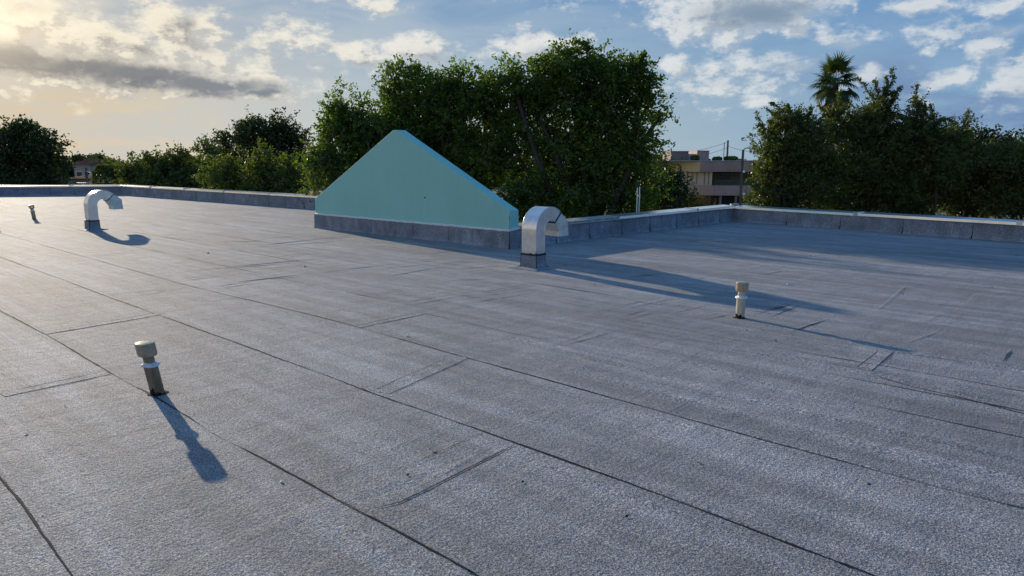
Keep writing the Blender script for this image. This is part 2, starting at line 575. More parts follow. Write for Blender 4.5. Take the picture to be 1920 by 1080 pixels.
def rib(pts, width, z=.003, mi=1, wob=.012, step=.05, taper=True, wvar=.6, seed=None):
    """irregular bitumen bead on the roof along world points"""
    rs = random.Random(seed if seed is not None else random.random())
    P_ = [to_local(Vector((p[0], p[1], 0))) for p in pts]
    out = []
    for a, b in zip(P_[:-1], P_[1:]):
        n = max(2, int((b - a).length / step))
        for i in range(n):
            out.append(a.lerp(b, i / n))
    out.append(P_[-1])
    # low frequency wobble
    ph = [rs.uniform(0, 6.28) for _ in range(5)]
    vs = []
    L = 0
    for i, p in enumerate(out):
        q = out[min(i + 1, len(out) - 1)] - out[max(i - 1, 0)]
        q.normalize(); nrm = Vector((-q.y, q.x, 0))
        L = i * step
        w = wob * (sin(L * 2.1 + ph[0]) + .6 * sin(L * 5.3 + ph[1]) + .35 * sin(L * 13 + ph[2])) + rs.uniform(-.0015, .0015)
        k = .5 + .5 * sin(L * 3.1 + ph[3]) * sin(L * 1.3 + ph[4])
        ww = width * (1 - wvar + wvar * k * 1.6) * rs.uniform(.75, 1.25) * .5
        if rs.random() < .03: ww *= 1.9
        if taper:
            ww *= min(1, (i + .3) / 4, (len(out) - 1 - i + .3) / 4)
        c = p + nrm * w
        vs += [(c.x + nrm.x * ww, c.y + nrm.y * ww, z), (c.x - nrm.x * ww, c.y - nrm.y * ww, z)]
    fs = [(2 * i, 2 * i + 1, 2 * i + 3, 2 * i + 2) for i in range(len(out) - 1)]
    rm.add(vs, fs, mi)


def ridge(pts, width, height, step=.06, z0=-.002, wvar=.35, seed=1):
    """soft raised fold of the membrane"""
    rs = random.Random(seed)
    P_ = [to_local(Vector((p[0], p[1], 0))) for p in pts]
    out = []
    for a, b in zip(P_[:-1], P_[1:]):
        n = max(2, int((b - a).length / step))
        for i in range(n):
            out.append(a.lerp(b, i / n))
    out.append(P_[-1])
    ph = [rs.uniform(0, 6.28) for _ in range(4)]
    K_ = 9
    vs = []
    for i, p in enumerate(out):
        q = out[min(i + 1, len(out) - 1)] - out[max(i - 1, 0)]
        q.normalize(); nrm = Vector((-q.y, q.x, 0))
        L = i * step
        en = min(1, (i) / 5, (len(out) - 1 - i) / 5)
        hh = height * en * (1 + wvar * sin(L * 1.7 + ph[0]) + .5 * wvar * sin(L * 4.9 + ph[1])) + z0
        c = p + nrm * (.02 * sin(L * 1.1 + ph[2]))
        for k in range(K_):
            s = -1 + 2 * k / (K_ - 1)
            prof = (cos(s * pi) * .5 + .5)
            vs.append((c.x + nrm.x * width * .5 * s, c.y + nrm.y * width * .5 * s, z0 + (hh - z0) * prof))
    fs = []
    for i in range(len(out) - 1):
        for k in range(K_ - 1):
            a = i * K_ + k
            fs.append((a, a + 1, a + K_ + 1, a + K_))
    rm.add(vs, fs, 0, True)


def patch(c_uv0, c_uv1, width, height=.006, seed=0, lines=True):
    """end lap: a thin strip of membrane laid across the roll, ends given as photo points on the roof"""
    a = gnd(*c_uv0); b = gnd(*c_uv1)
    q = (b - a).normalized(); nrm = Vector((q.y, -q.x, 0))   # toward +E1 roughly
    A, B, C_, D_ = a, b, b + nrm * width, a + nrm * width
    vs = [to_local(p + Vector((0, 0, height))) for p in (A, B, C_, D_)]
    e = .006
    vs += [to_local(p + Vector((0, 0, -.001))) for p in (A - nrm * e, B - nrm * e, C_ + nrm * e, D_ + nrm * e)]
    rm.add(vs, [(3, 2, 1, 0), (0, 1, 5, 4), (1, 2, 6, 5), (2, 3, 7, 6), (3, 0, 4, 7)], 0)
    if lines:
        rib([tuple((A - nrm * .004)[:2]), tuple((B - nrm * .004)[:2])], .010, z=.0035, mi=2, wob=.004, seed=seed)
        rib([tuple((D_ + nrm * .008)[:2]), tuple((C_ + nrm * .008)[:2])], .010, z=.0035, mi=2, wob=.004, seed=seed + 50)


def along(t, s0, s1):
    return [(s0 * E1.x + t * E2.x, s0 * E1.y + t * E2.y), (s1 * E1.x + t * E2.x, s1 * E1.y + t * E2.y)]


def px(l):
    return [tuple(gnd(*q)[:2]) for q in l]


# main lap seams, traced on the roof
rib(px([(-60, 420), (0, 437), (120, 471), (250, 507), (330, 530), (480, 566), (560, 585), (660, 610), (740, 633), (850, 664), (960, 695), (1050, 719),
        (1125, 740), (1270, 780), (1440, 827), (1600, 871), (1760, 915), (1900, 949), (2050, 990)]), .009, wob=.004, seed=11)
rib(px([(-60, 460), (0, 482), (140, 533), (280, 585), (420, 634), (560, 686), (700, 738), (830, 782), (960, 827), (1120, 886), (1280, 944),
        (1440, 1005), (1560, 1051), (1700, 1105)]), .0095, wob=.004, seed=12)
rib(px([(-50, 552), (0, 582), (75, 622), (140, 659), (200, 695), (262, 728), (300, 750), (385, 803)]), .010, wob=.003, seed=13)
rib(px([(430, 828), (500, 865), (570, 903), (630, 937), (655, 950)]), .008, wob=.003, seed=14)
rib(px([(640, 942), (740, 995), (820, 1038), (890, 1077), (960, 1120)]), .009, wob=.003, seed=15)
rib(px([(380, 800), (435, 830)]), .006, mi=2, wob=.006, seed=116)
rib(px([(625, 934), (680, 960)]), .018, wob=.002, seed=115)
rib(px([(-30, 850), (0, 895), (35, 935), (70, 985), (110, 1040), (137, 1077), (170, 1130)]), .010, wob=.003, seed=16)
for k_, l_ in enumerate([[(-60, 420), (120, 471), (330, 530), (660, 610), (960, 695), (1270, 780), (1600, 871), (2050, 990)],
                         [(-60, 460), (140, 533), (420, 634), (700, 738), (960, 827), (1280, 944), (1700, 1105)],
                         [(-50, 552), (75, 622), (200, 695), (385, 803), (500, 865), (630, 937), (740, 995), (890, 1077), (960, 1120)],
                         [(-30, 850), (35, 935), (110, 1040), (170, 1130)]]):
    q_ = [(p[0] + E2.x * .028, p[1] + E2.y * .028) for p in px(l_)]
    ridge(q_, .055, .0035, step=.05, wvar=.6, seed=70 + k_)
    q_ = [(p[0] - E2.x * .10, p[1] - E2.y * .10) for p in px(l_)]
    ridge(q_, .13, .0030, step=.08, wvar=.9, seed=80 + k_)
# farther seams, dusty and interrupted
for k, (t, segs) in enumerate([(4.62, [(-16, -6.2), (-1.6, 1.9)]), (5.6, [(-17, -9), (-3.1, .6)]), (5.14, [(-1.8, -.2), (.4, 3.6)]),
                               (6.55, [(-19, -12), (-6, -3.2), (-.9, 1.5)]), (7.6, [(-18, -13), (-10.5, -6.5), (-1, 2.4)]),
                               (8.6, [(-20, -15), (-11, -7)]), (9.6, [(-22, -14), (-9.2, -6.6)]), (10.6, [(-22, -17)]), (11.6, [(-24, -15)])]):
    for j, (a, b) in enumerate(segs):
        rib(along(t, a, b), .010, mi=2, wob=.008, seed=200 + 10 * k + j, step=.12, wvar=.9)
# short end laps (pairs of lines)
patch((700, 733), (852, 667), .13, .002, 21)
rib(px([(682, 957), (750, 943), (800, 919), (870, 883), (925, 855), (968, 833)]), .022, mi=2, wob=.003, seed=23)
ridge(px([(700, 945), (780, 918), (870, 870), (950, 829)]), .10, .005, seed=24)
rib(px([(742, 884), (800, 858), (855, 834), (900, 812)]), .0055, wob=.003, seed=25)
patch((78, 624), (292, 588), .10, .003, 26)
patch((0, 738), (196, 697), .10, .003, 27)
patch((664, 612), (782, 587), .09, .003, 28)
patch((1604, 692), (1650, 655), .10, .003, 29)
rib(px([(1060, 642), (1125, 618)]), .012, wob=.003, seed=31)
rib(px([(1062, 648), (1158, 620)]), .008, wob=.003, seed=32)
rib(px([(1480, 625), (1515, 611), (1548, 601)]), .020, wob=.003, seed=33)
rib(px([(1442, 583), (1485, 570)]), .022, wob=.003, seed=34)
rib(px([(1322, 600), (1376, 588)]), .014, wob=.003, seed=35)
rib(px([(890, 568), (1000, 549)]), .014, wob=.004, seed=36)
rib(px([(860, 563), (950, 549), (985, 546)]), .008, wob=.004, seed=37)
rib(px([(1180, 578), (1256, 561)]), .016, wob=.004, seed=38)
rib(px([(1165, 574), (1230, 560)]), .008, wob=.004, seed=39)
rib(px([(1176, 520), (1240, 514)]), .016, wob=.004, seed=40)
rib(px([(1260, 588), (1330, 572)]), .008, wob=.004, seed=41)
rib(px([(709, 504), (800, 496)]), .016, wob=.004, seed=42)
rib(px([(845, 526), (915, 524)]), .014, wob=.004, seed=43)
rib(px([(860, 505), (940, 498)]), .014, wob=.004, seed=44)
rib(px([(480, 525), (615, 516)]), .016, wob=.006, seed=45)
rib(px([(545, 459), (630, 453)]), .022, wob=.006, seed=46)
rib(px([(400, 454), (495, 452)]), .03, wob=.006, seed=47)
rib(px([(200, 552), (330, 541)]), .012, wob=.008, seed=48)
rib(px([(250, 557), (360, 537)]), .008, mi=2, wob=.008, seed=49)
rib(px([(800, 476), (860, 470)]), .02, mi=2, wob=.006, seed=50)
rib(px([(1425, 517), (1470, 508)]), .016, mi=2, wob=.006, seed=51)
rib(px([(1880, 680), (1900, 655)]), .02, mi=2, wob=.004, seed=52)
rib(px([(1570, 690), (1608, 694), (1690, 720), (1800, 745), (1905, 772), (2000, 797)]), .008, wob=.004, seed=53)
rib(px([(860, 602), (960, 625), (1040, 640)]), .007, mi=2, wob=.004, seed=54)
rib(px([(785, 586), (860, 602)]), .006, mi=1, wob=.004, seed=55)
rib(px([(1365, 737), (1465, 762)]), .009, wob=.003, seed=56)
# more faint lap outlines and short creases
r3 = random.Random(99)
for k in range(44):
    t_ = .67 + .99 * r3.randrange(3, 12); s_ = r3.uniform(-16, 4)
    a_ = E1 * s_ + E2 * (t_ + .04); b_ = E1 * (s_ + r3.uniform(-.04, .04)) + E2 * (t_ + r3.uniform(.5, .95))
    if a_.y < 5 or (a_ - G2).dot(E1) > -6 and (b_ - G2).dot(E2) > -.6 or (a_ - cL).dot(E2) > -2: continue
    for o_ in (0, r3.uniform(.10, .16)):
        rib([tuple((a_ + E1 * o_)[:2]), tuple((b_ + E1 * o_)[:2])], r3.uniform(.006, .012), mi=2 if o_ else 1, wob=.005, seed=600 + k)
# folds of the membrane
ridge(px([(900, 618), (1040, 650), (1180, 688), (1350, 732), (1500, 768), (1700, 812), (1960, 872)]), .16, .011, seed=3)
ridge(px([(960, 655), (1150, 712), (1350, 765), (1600, 828), (1960, 905)]), .26, .008, seed=4)
ridge(px([(1080, 652), (1250, 690), (1450, 735)]), .10, .006, seed=5)
ridge(px([(1290, 640), (1500, 672), (1700, 712), (1930, 760)]), .22, .007, seed=6)
ridge(px([(1390, 598), (1600, 640), (1930, 690)]), .12, .007, seed=7)
ridge(px([(1180, 560), (1400, 600)]), .15, .008, seed=8)
ridge(px([(330, 500), (560, 560), (800, 640)]), .14, .005, seed=9)
ridge(px([(250, 600), (480, 690), (640, 745)]), .12, .004, seed=10)
ridge(px([(500, 950), (700, 1010)]), .2, .006, seed=101)
rr = random.Random(77)
for k in range(110):                                     # creases near the walls and out on the roof
    s = rr.uniform(-22, 7); t = rr.uniform(4.5, 12.0)
    p = E1 * s + E2 * t
    if p.y < 4 or p.y > 27 or (p - G2).dot(E2) > -.4 and p.x > -1: continue
    a = rr.uniform(-.2, .2) + (0 if rr.random() < .65 else pi / 2)
    q = (E1 * cos(a) + E2 * sin(a)) * rr.uniform(.3, 1.6)
    ridge([tuple((p - q)[:2]), tuple((p + q)[:2])], rr.uniform(.05, .14), rr.uniform(.003, .008), step=.12, seed=300 + k)
# wrinkled blisters
for (u, v, n, sp_) in [(400, 825, 26, .26), (300, 1060, 30, .3), (680, 925, 14, .14), (350, 640, 8, .2), (1150, 790, 16, .4), (1270, 690, 10, .12)]:
    c = gnd(u, v)
    for k in range(n):
        p = c + E1 * rr.gauss(0, sp_) + E2 * rr.gauss(0, sp_ * .35)
        a = rr.uniform(-.5, .5) + radians(50)
        q = Vector((cos(a), sin(a), 0)) * rr.uniform(.02, .07)
        ridge([tuple((p - q)[:2]), tuple((p + q)[:2])], rr.uniform(.015, .03), rr.uniform(.0015, .003), step=.02, z0=-.0005, seed=400 + k)
roof = rm.build('roof', [M['roof'], M['bitumen'], M['bitsoft']])
roof.rotation_euler = (0, 0, ROLL)
tag(roof, kind='structure')

# outer walls of the building below the roof
bw = MB()
for a, b in zip(roof_poly, roof_poly[1:] + roof_poly[:1]):
    o = (b - a).normalized(); nrm = Vector((-o.y, o.x, 0))
    bw.add([a + nrm * .14 + Vector((0, 0, GZ)), b + nrm * .14 + Vector((0, 0, GZ)), b + nrm * .14 + Vector((0, 0, -.06)), a + nrm * .14 + Vector((0, 0, -.06))], [(0, 1, 2, 3)])
tag(bw.build('building_base', M['stucco']), kind='structure')


# ------------------------------------------------------------------ parapets
def frame(a, b):
    d = (b - a).normalized(); n = Vector((-d.y, d.x, 0))     # n points outward (left of direction)
    return (lambda p: a + d * p.x + n * p.y + Vector((0, 0, p.z))), (b - a).length


def parapet(name, label, a, b, h, th=.26, s0=0.0, s1=None, cap='cap', dense=1.02, extra0=0.0, seed=0, split=None):
    fr, L = frame(a, b)
    if s1 is None: s1 = L
    rs = random.Random(seed)
    root = thing(name, label, 'wall', fr(Vector((s0, th / 2, 0))))
    loc = root.location.copy()

    def mk(mb, nm, mats):
        o = mb.build(nm, mats)
        o.parent = root; o.matrix_parent_inverse = Matrix.Translation(-loc)
        return o
    w = MB()
    hb = h - .035
    # clad wall with cant strip, split in sheets that lap 4 mm over one another
    x = s0 - extra0
    w.box((s0, .012, GZ * 0 - .05), (s1, th, hb), fr)
    while x < s1 - .02:
        x2 = min(s1, x + dense * rs.uniform(.92, 1.06))
        prof = [(.012, hb - .002), (0.002, hb - .002), (-.0, .05), (-.028, .002), (.012, .002)]
        up = rs.uniform(0, .004)
        vs = []
        for xx, off in ((max(x, s0), -up - .004), (x2, -up * .3)):
            for (dd, zz) in prof:
                vs.append(fr(Vector((xx, dd + (off if dd < .012 else 0), zz))))
        n = len(prof)
        fs = [(i, i + 1, i + 1 + n, i + n) for i in range(n - 1)] + [tuple(range(n)), tuple(range(2 * n - 1, n - 1, -1))]
        w.add(vs, fs, 0)
        # bitumen bleed at the lap
        wd = rs.uniform(.004, .010)
        xx = max(x, s0)
        if x > s0 + .1:
            a_, b_ = xx - wd, xx + .004
            zb = .05 + rs.uniform(0, .03)
            w.add([fr(Vector((a_, -.010, zb))), fr(Vector((b_, -.010, zb))), fr(Vector((b_ - .003, -.008, hb - .01))), fr(Vector((a_ + .004, -.008, hb - .01)))], [(0, 1, 2, 3)], 1)
            a_ -= .01
            w.add([fr(Vector((a_, -.010, zb))), fr(Vector((b_, -.010, zb))), fr(Vector((b_ + .002, -.036, .008))), fr(Vector((a_, -.036, .008)))], [(0, 3, 2, 1)], 1)
        x = x2
    mk(w, 'wall', [M['roofclad'], M['bitumen']])
    # metal coping in lengths of about 3 m
    c = MB()
    x = s0
    lim = s1 if split is None else split
    def capping(c, x, lim, low=0.0):
        while x < lim - .02:
            x2 = min(lim, x + 3.0)
            dz = rs.uniform(-.002, .002) - low
            top = h + dz; tilt = .006
            prof = [(-.03, top - .055), (-.026, top - .004), (-.018, top), (th + .03, top + .012 + tilt), (th + .036, top - .06), (th + .026, top - .06), (th + .018, top - .012), (-.016, top - .02), (-.022, top - .055)]
            n = len(prof)
            vs = [fr(Vector((xx, dd, zz))) for xx in (x + .002, x2 - .002) for dd, zz in prof]
            fs = [(i, (i + 1) % n, (i + 1) % n + n, i + n) for i in range(n)] + [tuple(range(n)), tuple(range(2 * n - 1, n - 1, -1))]
            c.add(vs, fs, 0)
            # cover plate
            if x2 < lim:
                c.box((x2 - .05, -.034, top - .05), (x2 + .05, th + .04, top + .0245), fr)
            x = x2
    if split is None:
        capping(c, s0, s1)
        mk(c, 'coping', M[cap])
    else:
        capping(c, s0, split, .004)
        mk(c, 'coping', M['capold'])
        c = MB(); capping(c, split, s1)
        mk(c, 'coping', M[cap])
        c = MB()
        c.box((s0, -.036, h - .058), (s1 - .1, -.0315, h - .045), fr)
        mk(c, 'drip_edge', M['cap'])
    return root


tback = .23
parapet('parapet_wall', 'low grey clad parapet running from the teal gable to the back corner of the roof', G2, cR + E2 * 0, .385, s0=.24, seed=1, split=3.1)
parapet('parapet_wall', 'low parapet in front of the dense green trees on the right, grey metal coping', cR, rEnd, .37, th=.28, seed=2, dense=1.35)
parapet('parapet_wall', 'long low parapet with bright coping running left behind the teal gable', cL, K, .41, seed=3, dense=1.0)
parapet('parapet_wall', 'far left end parapet with glinting coping behind the far vents', lEnd, cL, .41, seed=4)
parapet('parapet_wall', 'short return parapet hidden behind the teal gable', K, G1, .37, s1=(G1 - K).length - .26, seed=5)

# ------------------------------------------------------------------ teal gable parapet
fr, LG = frame(G1, G2)
gb = thing('gable_wall', 'tall pale teal triangular gable wall rising from the grey clad roof kerb', 'wall', fr(Vector((LG / 2, .1, 0))))


def child(mb, nm, mats, root):
    o = mb.build(nm, mats)
    o.parent = root; o.matrix_parent_inverse = Matrix.Translation(-root.location)
    return o


w = MB()
poly = [(.02, .29), (LG, .29), (LG, .652), (2.93, 2.07), (2.83, 2.07), (.02, .648)]
w.prism(poly, fr, .0, tback)
o = child(w, 'gable_panel', M['teal'], gb); bevel(o, .006, 2, .2)
w = MB()
w.add([fr(Vector(q)) for q in ((LG - .012, -.002, .50), (LG - .003, -.002, .47), (LG + .002, -.002, .53), (LG - .004, -.002, .58), (LG - .010, -.002, .555))], [(0, 1, 2, 3, 4)])
w.add([fr(Vector(q)) for q in ((LG - .006, -.002, .34), (LG - .002, -.002, .34), (LG - .002, -.002, .47), (LG - .005, -.002, .47))], [(0, 1, 2, 3)])
child(w, 'corner_crack', M['black'], gb)
w = MB()
w.add([fr(Vector((3.72 + .028 * cos(k * pi / 4) * (1 + .5 * (k % 2)), -.002, .80 + .012 * sin(k * pi / 4)))) for k in range(8)], [tuple(range(8))])
child(w, 'stain_mark', M['bitsoft'], gb)
w = MB()
w.box((-.0, -.012, -.05), (LG + .004, tback - .01, .305), fr)
x = 0.0; rs = random.Random(9)
for wd in (.42, .55, .75, .32, .42, .35, .52, .42, .55, .6, .6, .5):
    x2 = min(LG, x + wd * 1.02)
    prof = [(-.012, .312), (-.022, .312), (-.024, .06), (-.042, .002), (-.012, .002)]
    n = 5
    vs = [fr(Vector((xx, dd - off if dd < -.013 else dd, zz))) for xx, off in ((x, .005), (x2, 0)) for dd, zz in prof]
    w.add(vs, [(i, i + 1, i + 1 + n, i + n) for i in range(n - 1)] + [tuple(range(n)), tuple(range(2 * n - 1, n - 1, -1))])
    if x > 0:
        q = rs.uniform(.003, .008)
        w.add([fr(Vector((x - q, -.030, .03))), fr(Vector((x + .003, -.031, .03))), fr(Vector((x, -.030, .31))), fr(Vector((x - q, -.029, .31)))], [(0, 1, 2, 3)], 1)
    x = x2
# right end of the kerb, facing the gooseneck
w.box((LG + .005, -.02, -.05), (LG + .02, .24, .31), fr)
w.add([fr(Vector((LG + .021, -.035, .0))), fr(Vector((LG + .021, -.018, .0))), fr(Vector((LG + .021, -.02, .36))), fr(Vector((LG + .021, -.028, .36)))], [(0, 1, 2, 3)], 1)
child(w, 'kerb_cladding', [M['roofclad'], M['bitumen']], gb)
w = MB()
x = .03
for k in range(40):
    x2 = min(LG, x + .15)
    a = rs.uniform(-.004, .004); b = rs.uniform(-.004, .004)
    vs = [fr(Vector((xx, dd, zz + ((a if xx == x else b) if True else 0)))) for xx in (x, x2) for dd, zz in ((.0, .335), (-.012, .338), (-.034, .322), (-.034, .300), (-.01, .305))]
    w.add(vs, [(i, (i + 1) % 5, (i + 1) % 5 + 5, i + 5) for i in range(5)] + [tuple(range(5)), tuple(range(9, 4, -1))])
    x = x2
    if x >= LG - .001: break
w.add([fr(Vector((LG + .001, d_, z_))) for d_, z_ in ((-.03, .31), (.25, .335), (.25, .365), (-.03, .34))] + [fr(Vector((LG + .03, d_, z_))) for d_, z_ in ((-.03, .305), (.25, .33), (.25, .355), (-.03, .33))],
      [(0, 3, 2, 1), (4, 5, 6, 7), (0, 1, 5, 4), (1, 2, 6, 5), (2, 3, 7, 6), (3, 0, 4, 7)])
child(w, 'flashing_strip', M['sealwhite'], gb)


# ------------------------------------------------------------------ gooseneck vents
def gooseneck(loc, label):
    root = thing('gooseneck_vent', label, 'roof vent', loc, radians(47), 'gooseneck duct vents on the roof')
    # local x = direction of the bend (E2), local y = across
    W2 = .13; T = .095

    def add(mb, nm, mats, parent=root):
        o = mb.build(nm, mats); o.parent = parent; return o
    b = MB()
    n = .008
    vs = [(-T - .02, -W2 - .02, -.01), (T + .02, -W2 - .02, -.01), (T + .02, W2 + .02, -.01), (-T - .02, W2 + .02, -.01),
          (-T - .01, -W2 - .01, .2), (T + .01, -W2 - .01, .2), (T + .01, W2 + .01, .2), (-T - .01, W2 + .01, .2)]
    b.add(vs, [(4, 5, 6, 7), (0, 1, 5, 4), (1, 2, 6, 5), (2, 3, 7, 6), (3, 0, 4, 7)])
    for x_, y_ in ((-T - .017, -W2 - .018), (-T - .018, W2 + .01)):
        b.add([(x_ - .006, y_ - .003, .0), (x_ + .008, y_ - .006, .0), (x_ + .012, y_ - .001, .2), (x_ + .002, y_, .2)], [(0, 1, 2, 3)], 1)
    # skirt of membrane round the foot
    r2 = .13
    vs = [(-T - r2, -W2 - r2, .004), (T + r2, -W2 - r2, .004), (T + r2, W2 + r2, .004), (-T - r2, W2 + r2, .004),
          (-T - .02, -W2 - .02, .03), (T + .02, -W2 - .02, .03), (T + .02, W2 + .02, .03), (-T - .02, W2 + .02, .03)]
    vs2 = [(p[0] * 1.0, p[1], .006) for p in vs[:4]]
    b.add([(p[0] * .62, p[1] * .7, .028) for p in vs[:4]] + vs2 + [(p[0] * 1.02, p[1] * 1.02, -.001) for p in vs2],
          [(0, 1, 5, 4), (1, 2, 6, 5), (2, 3, 7, 6), (3, 0, 4, 7), (4, 5, 9, 8), (5, 6, 10, 9), (6, 7, 11, 10), (7, 4, 8, 11)])
    o = add(b, 'curb', [M['roofclad'], M['bitumen']])
    k = MB()
    k.box((-T - .014, -W2 - .014, .188), (T + .014, W2 + .014, .216))
    k.box((-T - .024, W2 * -.2 - .012, .196), (-T - .013, W2 * -.2 + .012, .224))
    k.box((-T - .022, -W2 - .022, .188), (-T - .004, -W2 - .006, .235))
    o = add(k, 'clamp_band', M['black']); bevel(o, .003)
    # duct path
    ri = .125; cz = .54; cx = T + ri
    mid = ri + T
    secs = []
    for z in (.205, .26, .32, .40, .48):
        secs.append(((0, z), (1, 0)))
    for i in range(0, 37):
        a = pi - i * radians(135) / 36
        secs.append(((cx + mid * cos(a), cz + mid * sin(a)), (-cos(a), -sin(a))))
    d = MB()
    cor = ((-1, -1), (1, -1), (1, 1), (-1, 1))
    for q in range(4):                       # four sheets meeting in sharp edges
        vs = []
        for (px_, pz), (nx, nz) in secs:
            for sx_, sy in (cor[q], cor[(q + 1) % 4]):
                vs.append((px_ + nx * T * sx_, W2 * sy, pz + nz * T * sx_))
        d.add(vs, [(2 * i, 2 * i + 1, 2 * i + 3, 2 * i + 2) for i in range(len(secs) - 1)], 0, True)
    # folded lock seams along both side faces, standing 3 mm proud
    for sy in (-1, 1):
        for sx_ in (-1, 1):
            pts = [(px_ + nx * (T - .004) * sx_, W2 * sy, pz + nz * (T - .004) * sx_) for (px_, pz), (nx, nz) in secs]
            d.tube(pts, .0045, 5, 0)
    o = add(d, 'duct', M['galv'])
    # joint ring
    j = MB()
    a = radians(45)
    c0 = Vector((cx + mid * cos(a), 0, cz + mid * sin(a))); nn = Vector((cos(a), 0, sin(a))); tt = Vector((sin(a), 0, -cos(a)))
    TT = T + .006; WW = W2 + .006
    for (s0_, s1_, y0, y1) in ((-TT - .004, -TT, -WW, WW), (TT, TT + .004, -WW, WW), (-TT, TT, -WW - .004, -WW), (-TT, TT, WW, WW + .004)):
        vs = [c0 + nn * s + tt * q + Vector((0, y, 0)) for q in (-.006, .007) for s, y in ((s0_, y0), (s1_, y0), (s1_, y1), (s0_, y1))]
        j.add(vs, [(0, 3, 2, 1), (4, 5, 6, 7), (0, 1, 5, 4), (1, 2, 6, 5), (2, 3, 7, 6), (3, 0, 4, 7)])
    add(j, 'joint_ring', M['black'])
    # hood
    ji = c0 - nn * T; jo = c0 + nn * T
    h = MB()
    prof = [(ji.x, ji.z), (jo.x, jo.z), (.592, .64), (.606, .43), (.405, .425), (.400, .50)]
    wy = [W2, W2, W2 + .004, W2 + .012, W2 + .012, W2 + .006]
    vs = [(x_, -y_, z_) for (x_, z_), y_ in zip(prof, wy)] + [(x_, y_, z_) for (x_, z_), y_ in zip(prof, wy)]
    n = len(prof)
    fs = [tuple(range(n)), tuple(range(2 * n - 1, n - 1, -1))]
    for i in range(n):
        if i in (3, 0): continue          # open mouth, open joint
        fs.append((i, (i + 1) % n, (i + 1) % n + n, i + n))
    h.add(vs, fs)
    o = add(h, 'hood', M['galvdull'])
    sm = o.modifiers.new('sheet', 'SOLIDIFY'); sm.thickness = .003; sm.offset = 0
    return root


gooseneck((.30, 9.98, 0), 'silver gooseneck vent standing near the right end of the teal gable')
gooseneck((-9.15, 15.6, 0), 'silver gooseneck vent at far left whose hood points right')


# ------------------------------------------------------------------ small vent pipes
def vent_pipe(loc, label, lean=(0, 0), scale=1.0, tint='pipe'):
    root = thing('vent_pipe', label, 'vent pipe', loc, 0, 'small round vent pipes on the roof')

    def add(mb, nm, mats, parent=root):
        o = mb.build(nm, mats); o.parent = parent; return o
    p = MB()
    fr_ = lambda q: Vector((q.x + lean[0] * q.z, q.y + lean[1] * q.z, q.z)) * scale
    p.lathe([(.0445, -.02), (.043, .02), (.0425, .205), (.040, .208)], 32, fr_)
    p.lathe([(.034, .195), (.034, .275)], 28, fr_)
    o = add(p, 'pipe', M[tint])
    c = MB()
    rs = random.Random(hash(label) % 1000 + 3)
    prof = [(.043, .192), (.049, .191), (.056, .197), (.054, .203), (.044, .209), (.035, .213), (.034, .218)]
    sides = 32
    jit = [1 + .05 * sin(k * 2 * pi / sides * 3 + 1) + rs.uniform(-.05, .05) for k in range(sides)]
    vs = []
    for r, z in prof:
        for k in range(sides):
            kk = jit[k] if r > .045 else 1
            vs.append(fr_(Vector((r * kk * cos(k * 2 * pi / sides), r * kk * sin(k * 2 * pi / sides), z + (jit[k] - 1) * .06))))
    fs = [(i * sides + k, i * sides + (k + 1) % sides, (i + 1) * sides + (k + 1) % sides, (i + 1) * sides + k) for i in range(len(prof) - 1) for k in range(sides)]
    c.add(vs, fs, 0, True)
    add(c, 'sealant_collar', M['sealwhite'])
    k = MB()
    k.lathe([(.036, .262), (.054, .264), (.0575, .268), (.0575, .276), (.0595, .278), (.0595, .343), (.055, .350), (.030, .3535), (.0001, .354)], 40, fr_)
    o = add(k, 'cap', M['pipecap'])
    # bitumen smear round the foot
    s = MB()
    vs = [fr_(Vector((0, 0, .012)))]
    for i in range(24):
        r = .047 + rs.uniform(0, .022)
        vs.append(fr_(Vector((r * cos(i * pi / 12), r * sin(i * pi / 12), .004))))
    s.add(vs, [(0, 1 + i, 1 + (i + 1) % 24) for i in range(24)], 0, True)
    add(s, 'bitumen_smear', M['bitumen'])
    return root


M['pipelight'] = pipe_material('pale_pipe', (.60, .58, .50), (.42, .39, .31))
vent_pipe(tuple(gnd(296, 738)), 'nearest vent pipe, brown stained, leaning left, black smear at foot', (-.12, -.08), 1.0)
vent_pipe(tuple(gnd(1387, 596)), 'pale cream vent pipe on the right, long shadow crossing a seam', (.02, 0), 1.0, 'pipelight')
vent_pipe(tuple(gnd(64.5, 411)), 'tiny distant vent pipe left of the far gooseneck', (-.12, 0), 1.05)
vent_pipe(tuple(gnd(-8, 426)), 'vent pipe cut off by the left edge of the photo', (-.05, 0), 1.0)

# small litter on the roof
lf = MB()
lf.add([(-.018, 0, .006), (0, -.009, .003), (.02, .002, .008), (.002, .010, .012), (0, 0, .004)], [(0, 1, 4), (1, 2, 4), (2, 3, 4), (3, 0, 4)])
M['deadleaf'] = simple('dead_leaf', (.05, .038, .025), .8, var=.4)
first = None
for (u, v) in [(1060, 498), (1600, 507), (1693, 552), (1860, 540), (1905, 480), (1430, 620), (1845, 664), (1340, 430), (1455, 640), (1310, 868), (1175, 970),
               (880, 1070), (1400, 620), (1240, 500), (1780, 865), (1520, 480), (1575, 478), (50, 814), (122, 762), (812, 846), (765, 892), (1630, 910),
               (980, 905), (1035, 878), (1115, 536), (1140, 455), (1122, 442)]:
    p = gnd(u, v)
    k = .55 + .2 * p.y / 4
    if first is None:
        first = o = lf.build('dead_leaf', M['deadleaf'])
    else:
        o = first.copy(); COL.objects.link(o)
    o.location = p; o.rotation_euler = (0, 0, rr.uniform(0, 6.28)); o.scale = (min(k, 1.7),) * 3
    tag(o, 'tiny dark dead leaf lying on the grey roof', 'dead leaf', 'dead leaves scattered on the roof')
pb = MB()
pb.lathe([(.0001, 0), (.008, .001), (.011, .005), (.008, .010), (.0001, .012)], 7)
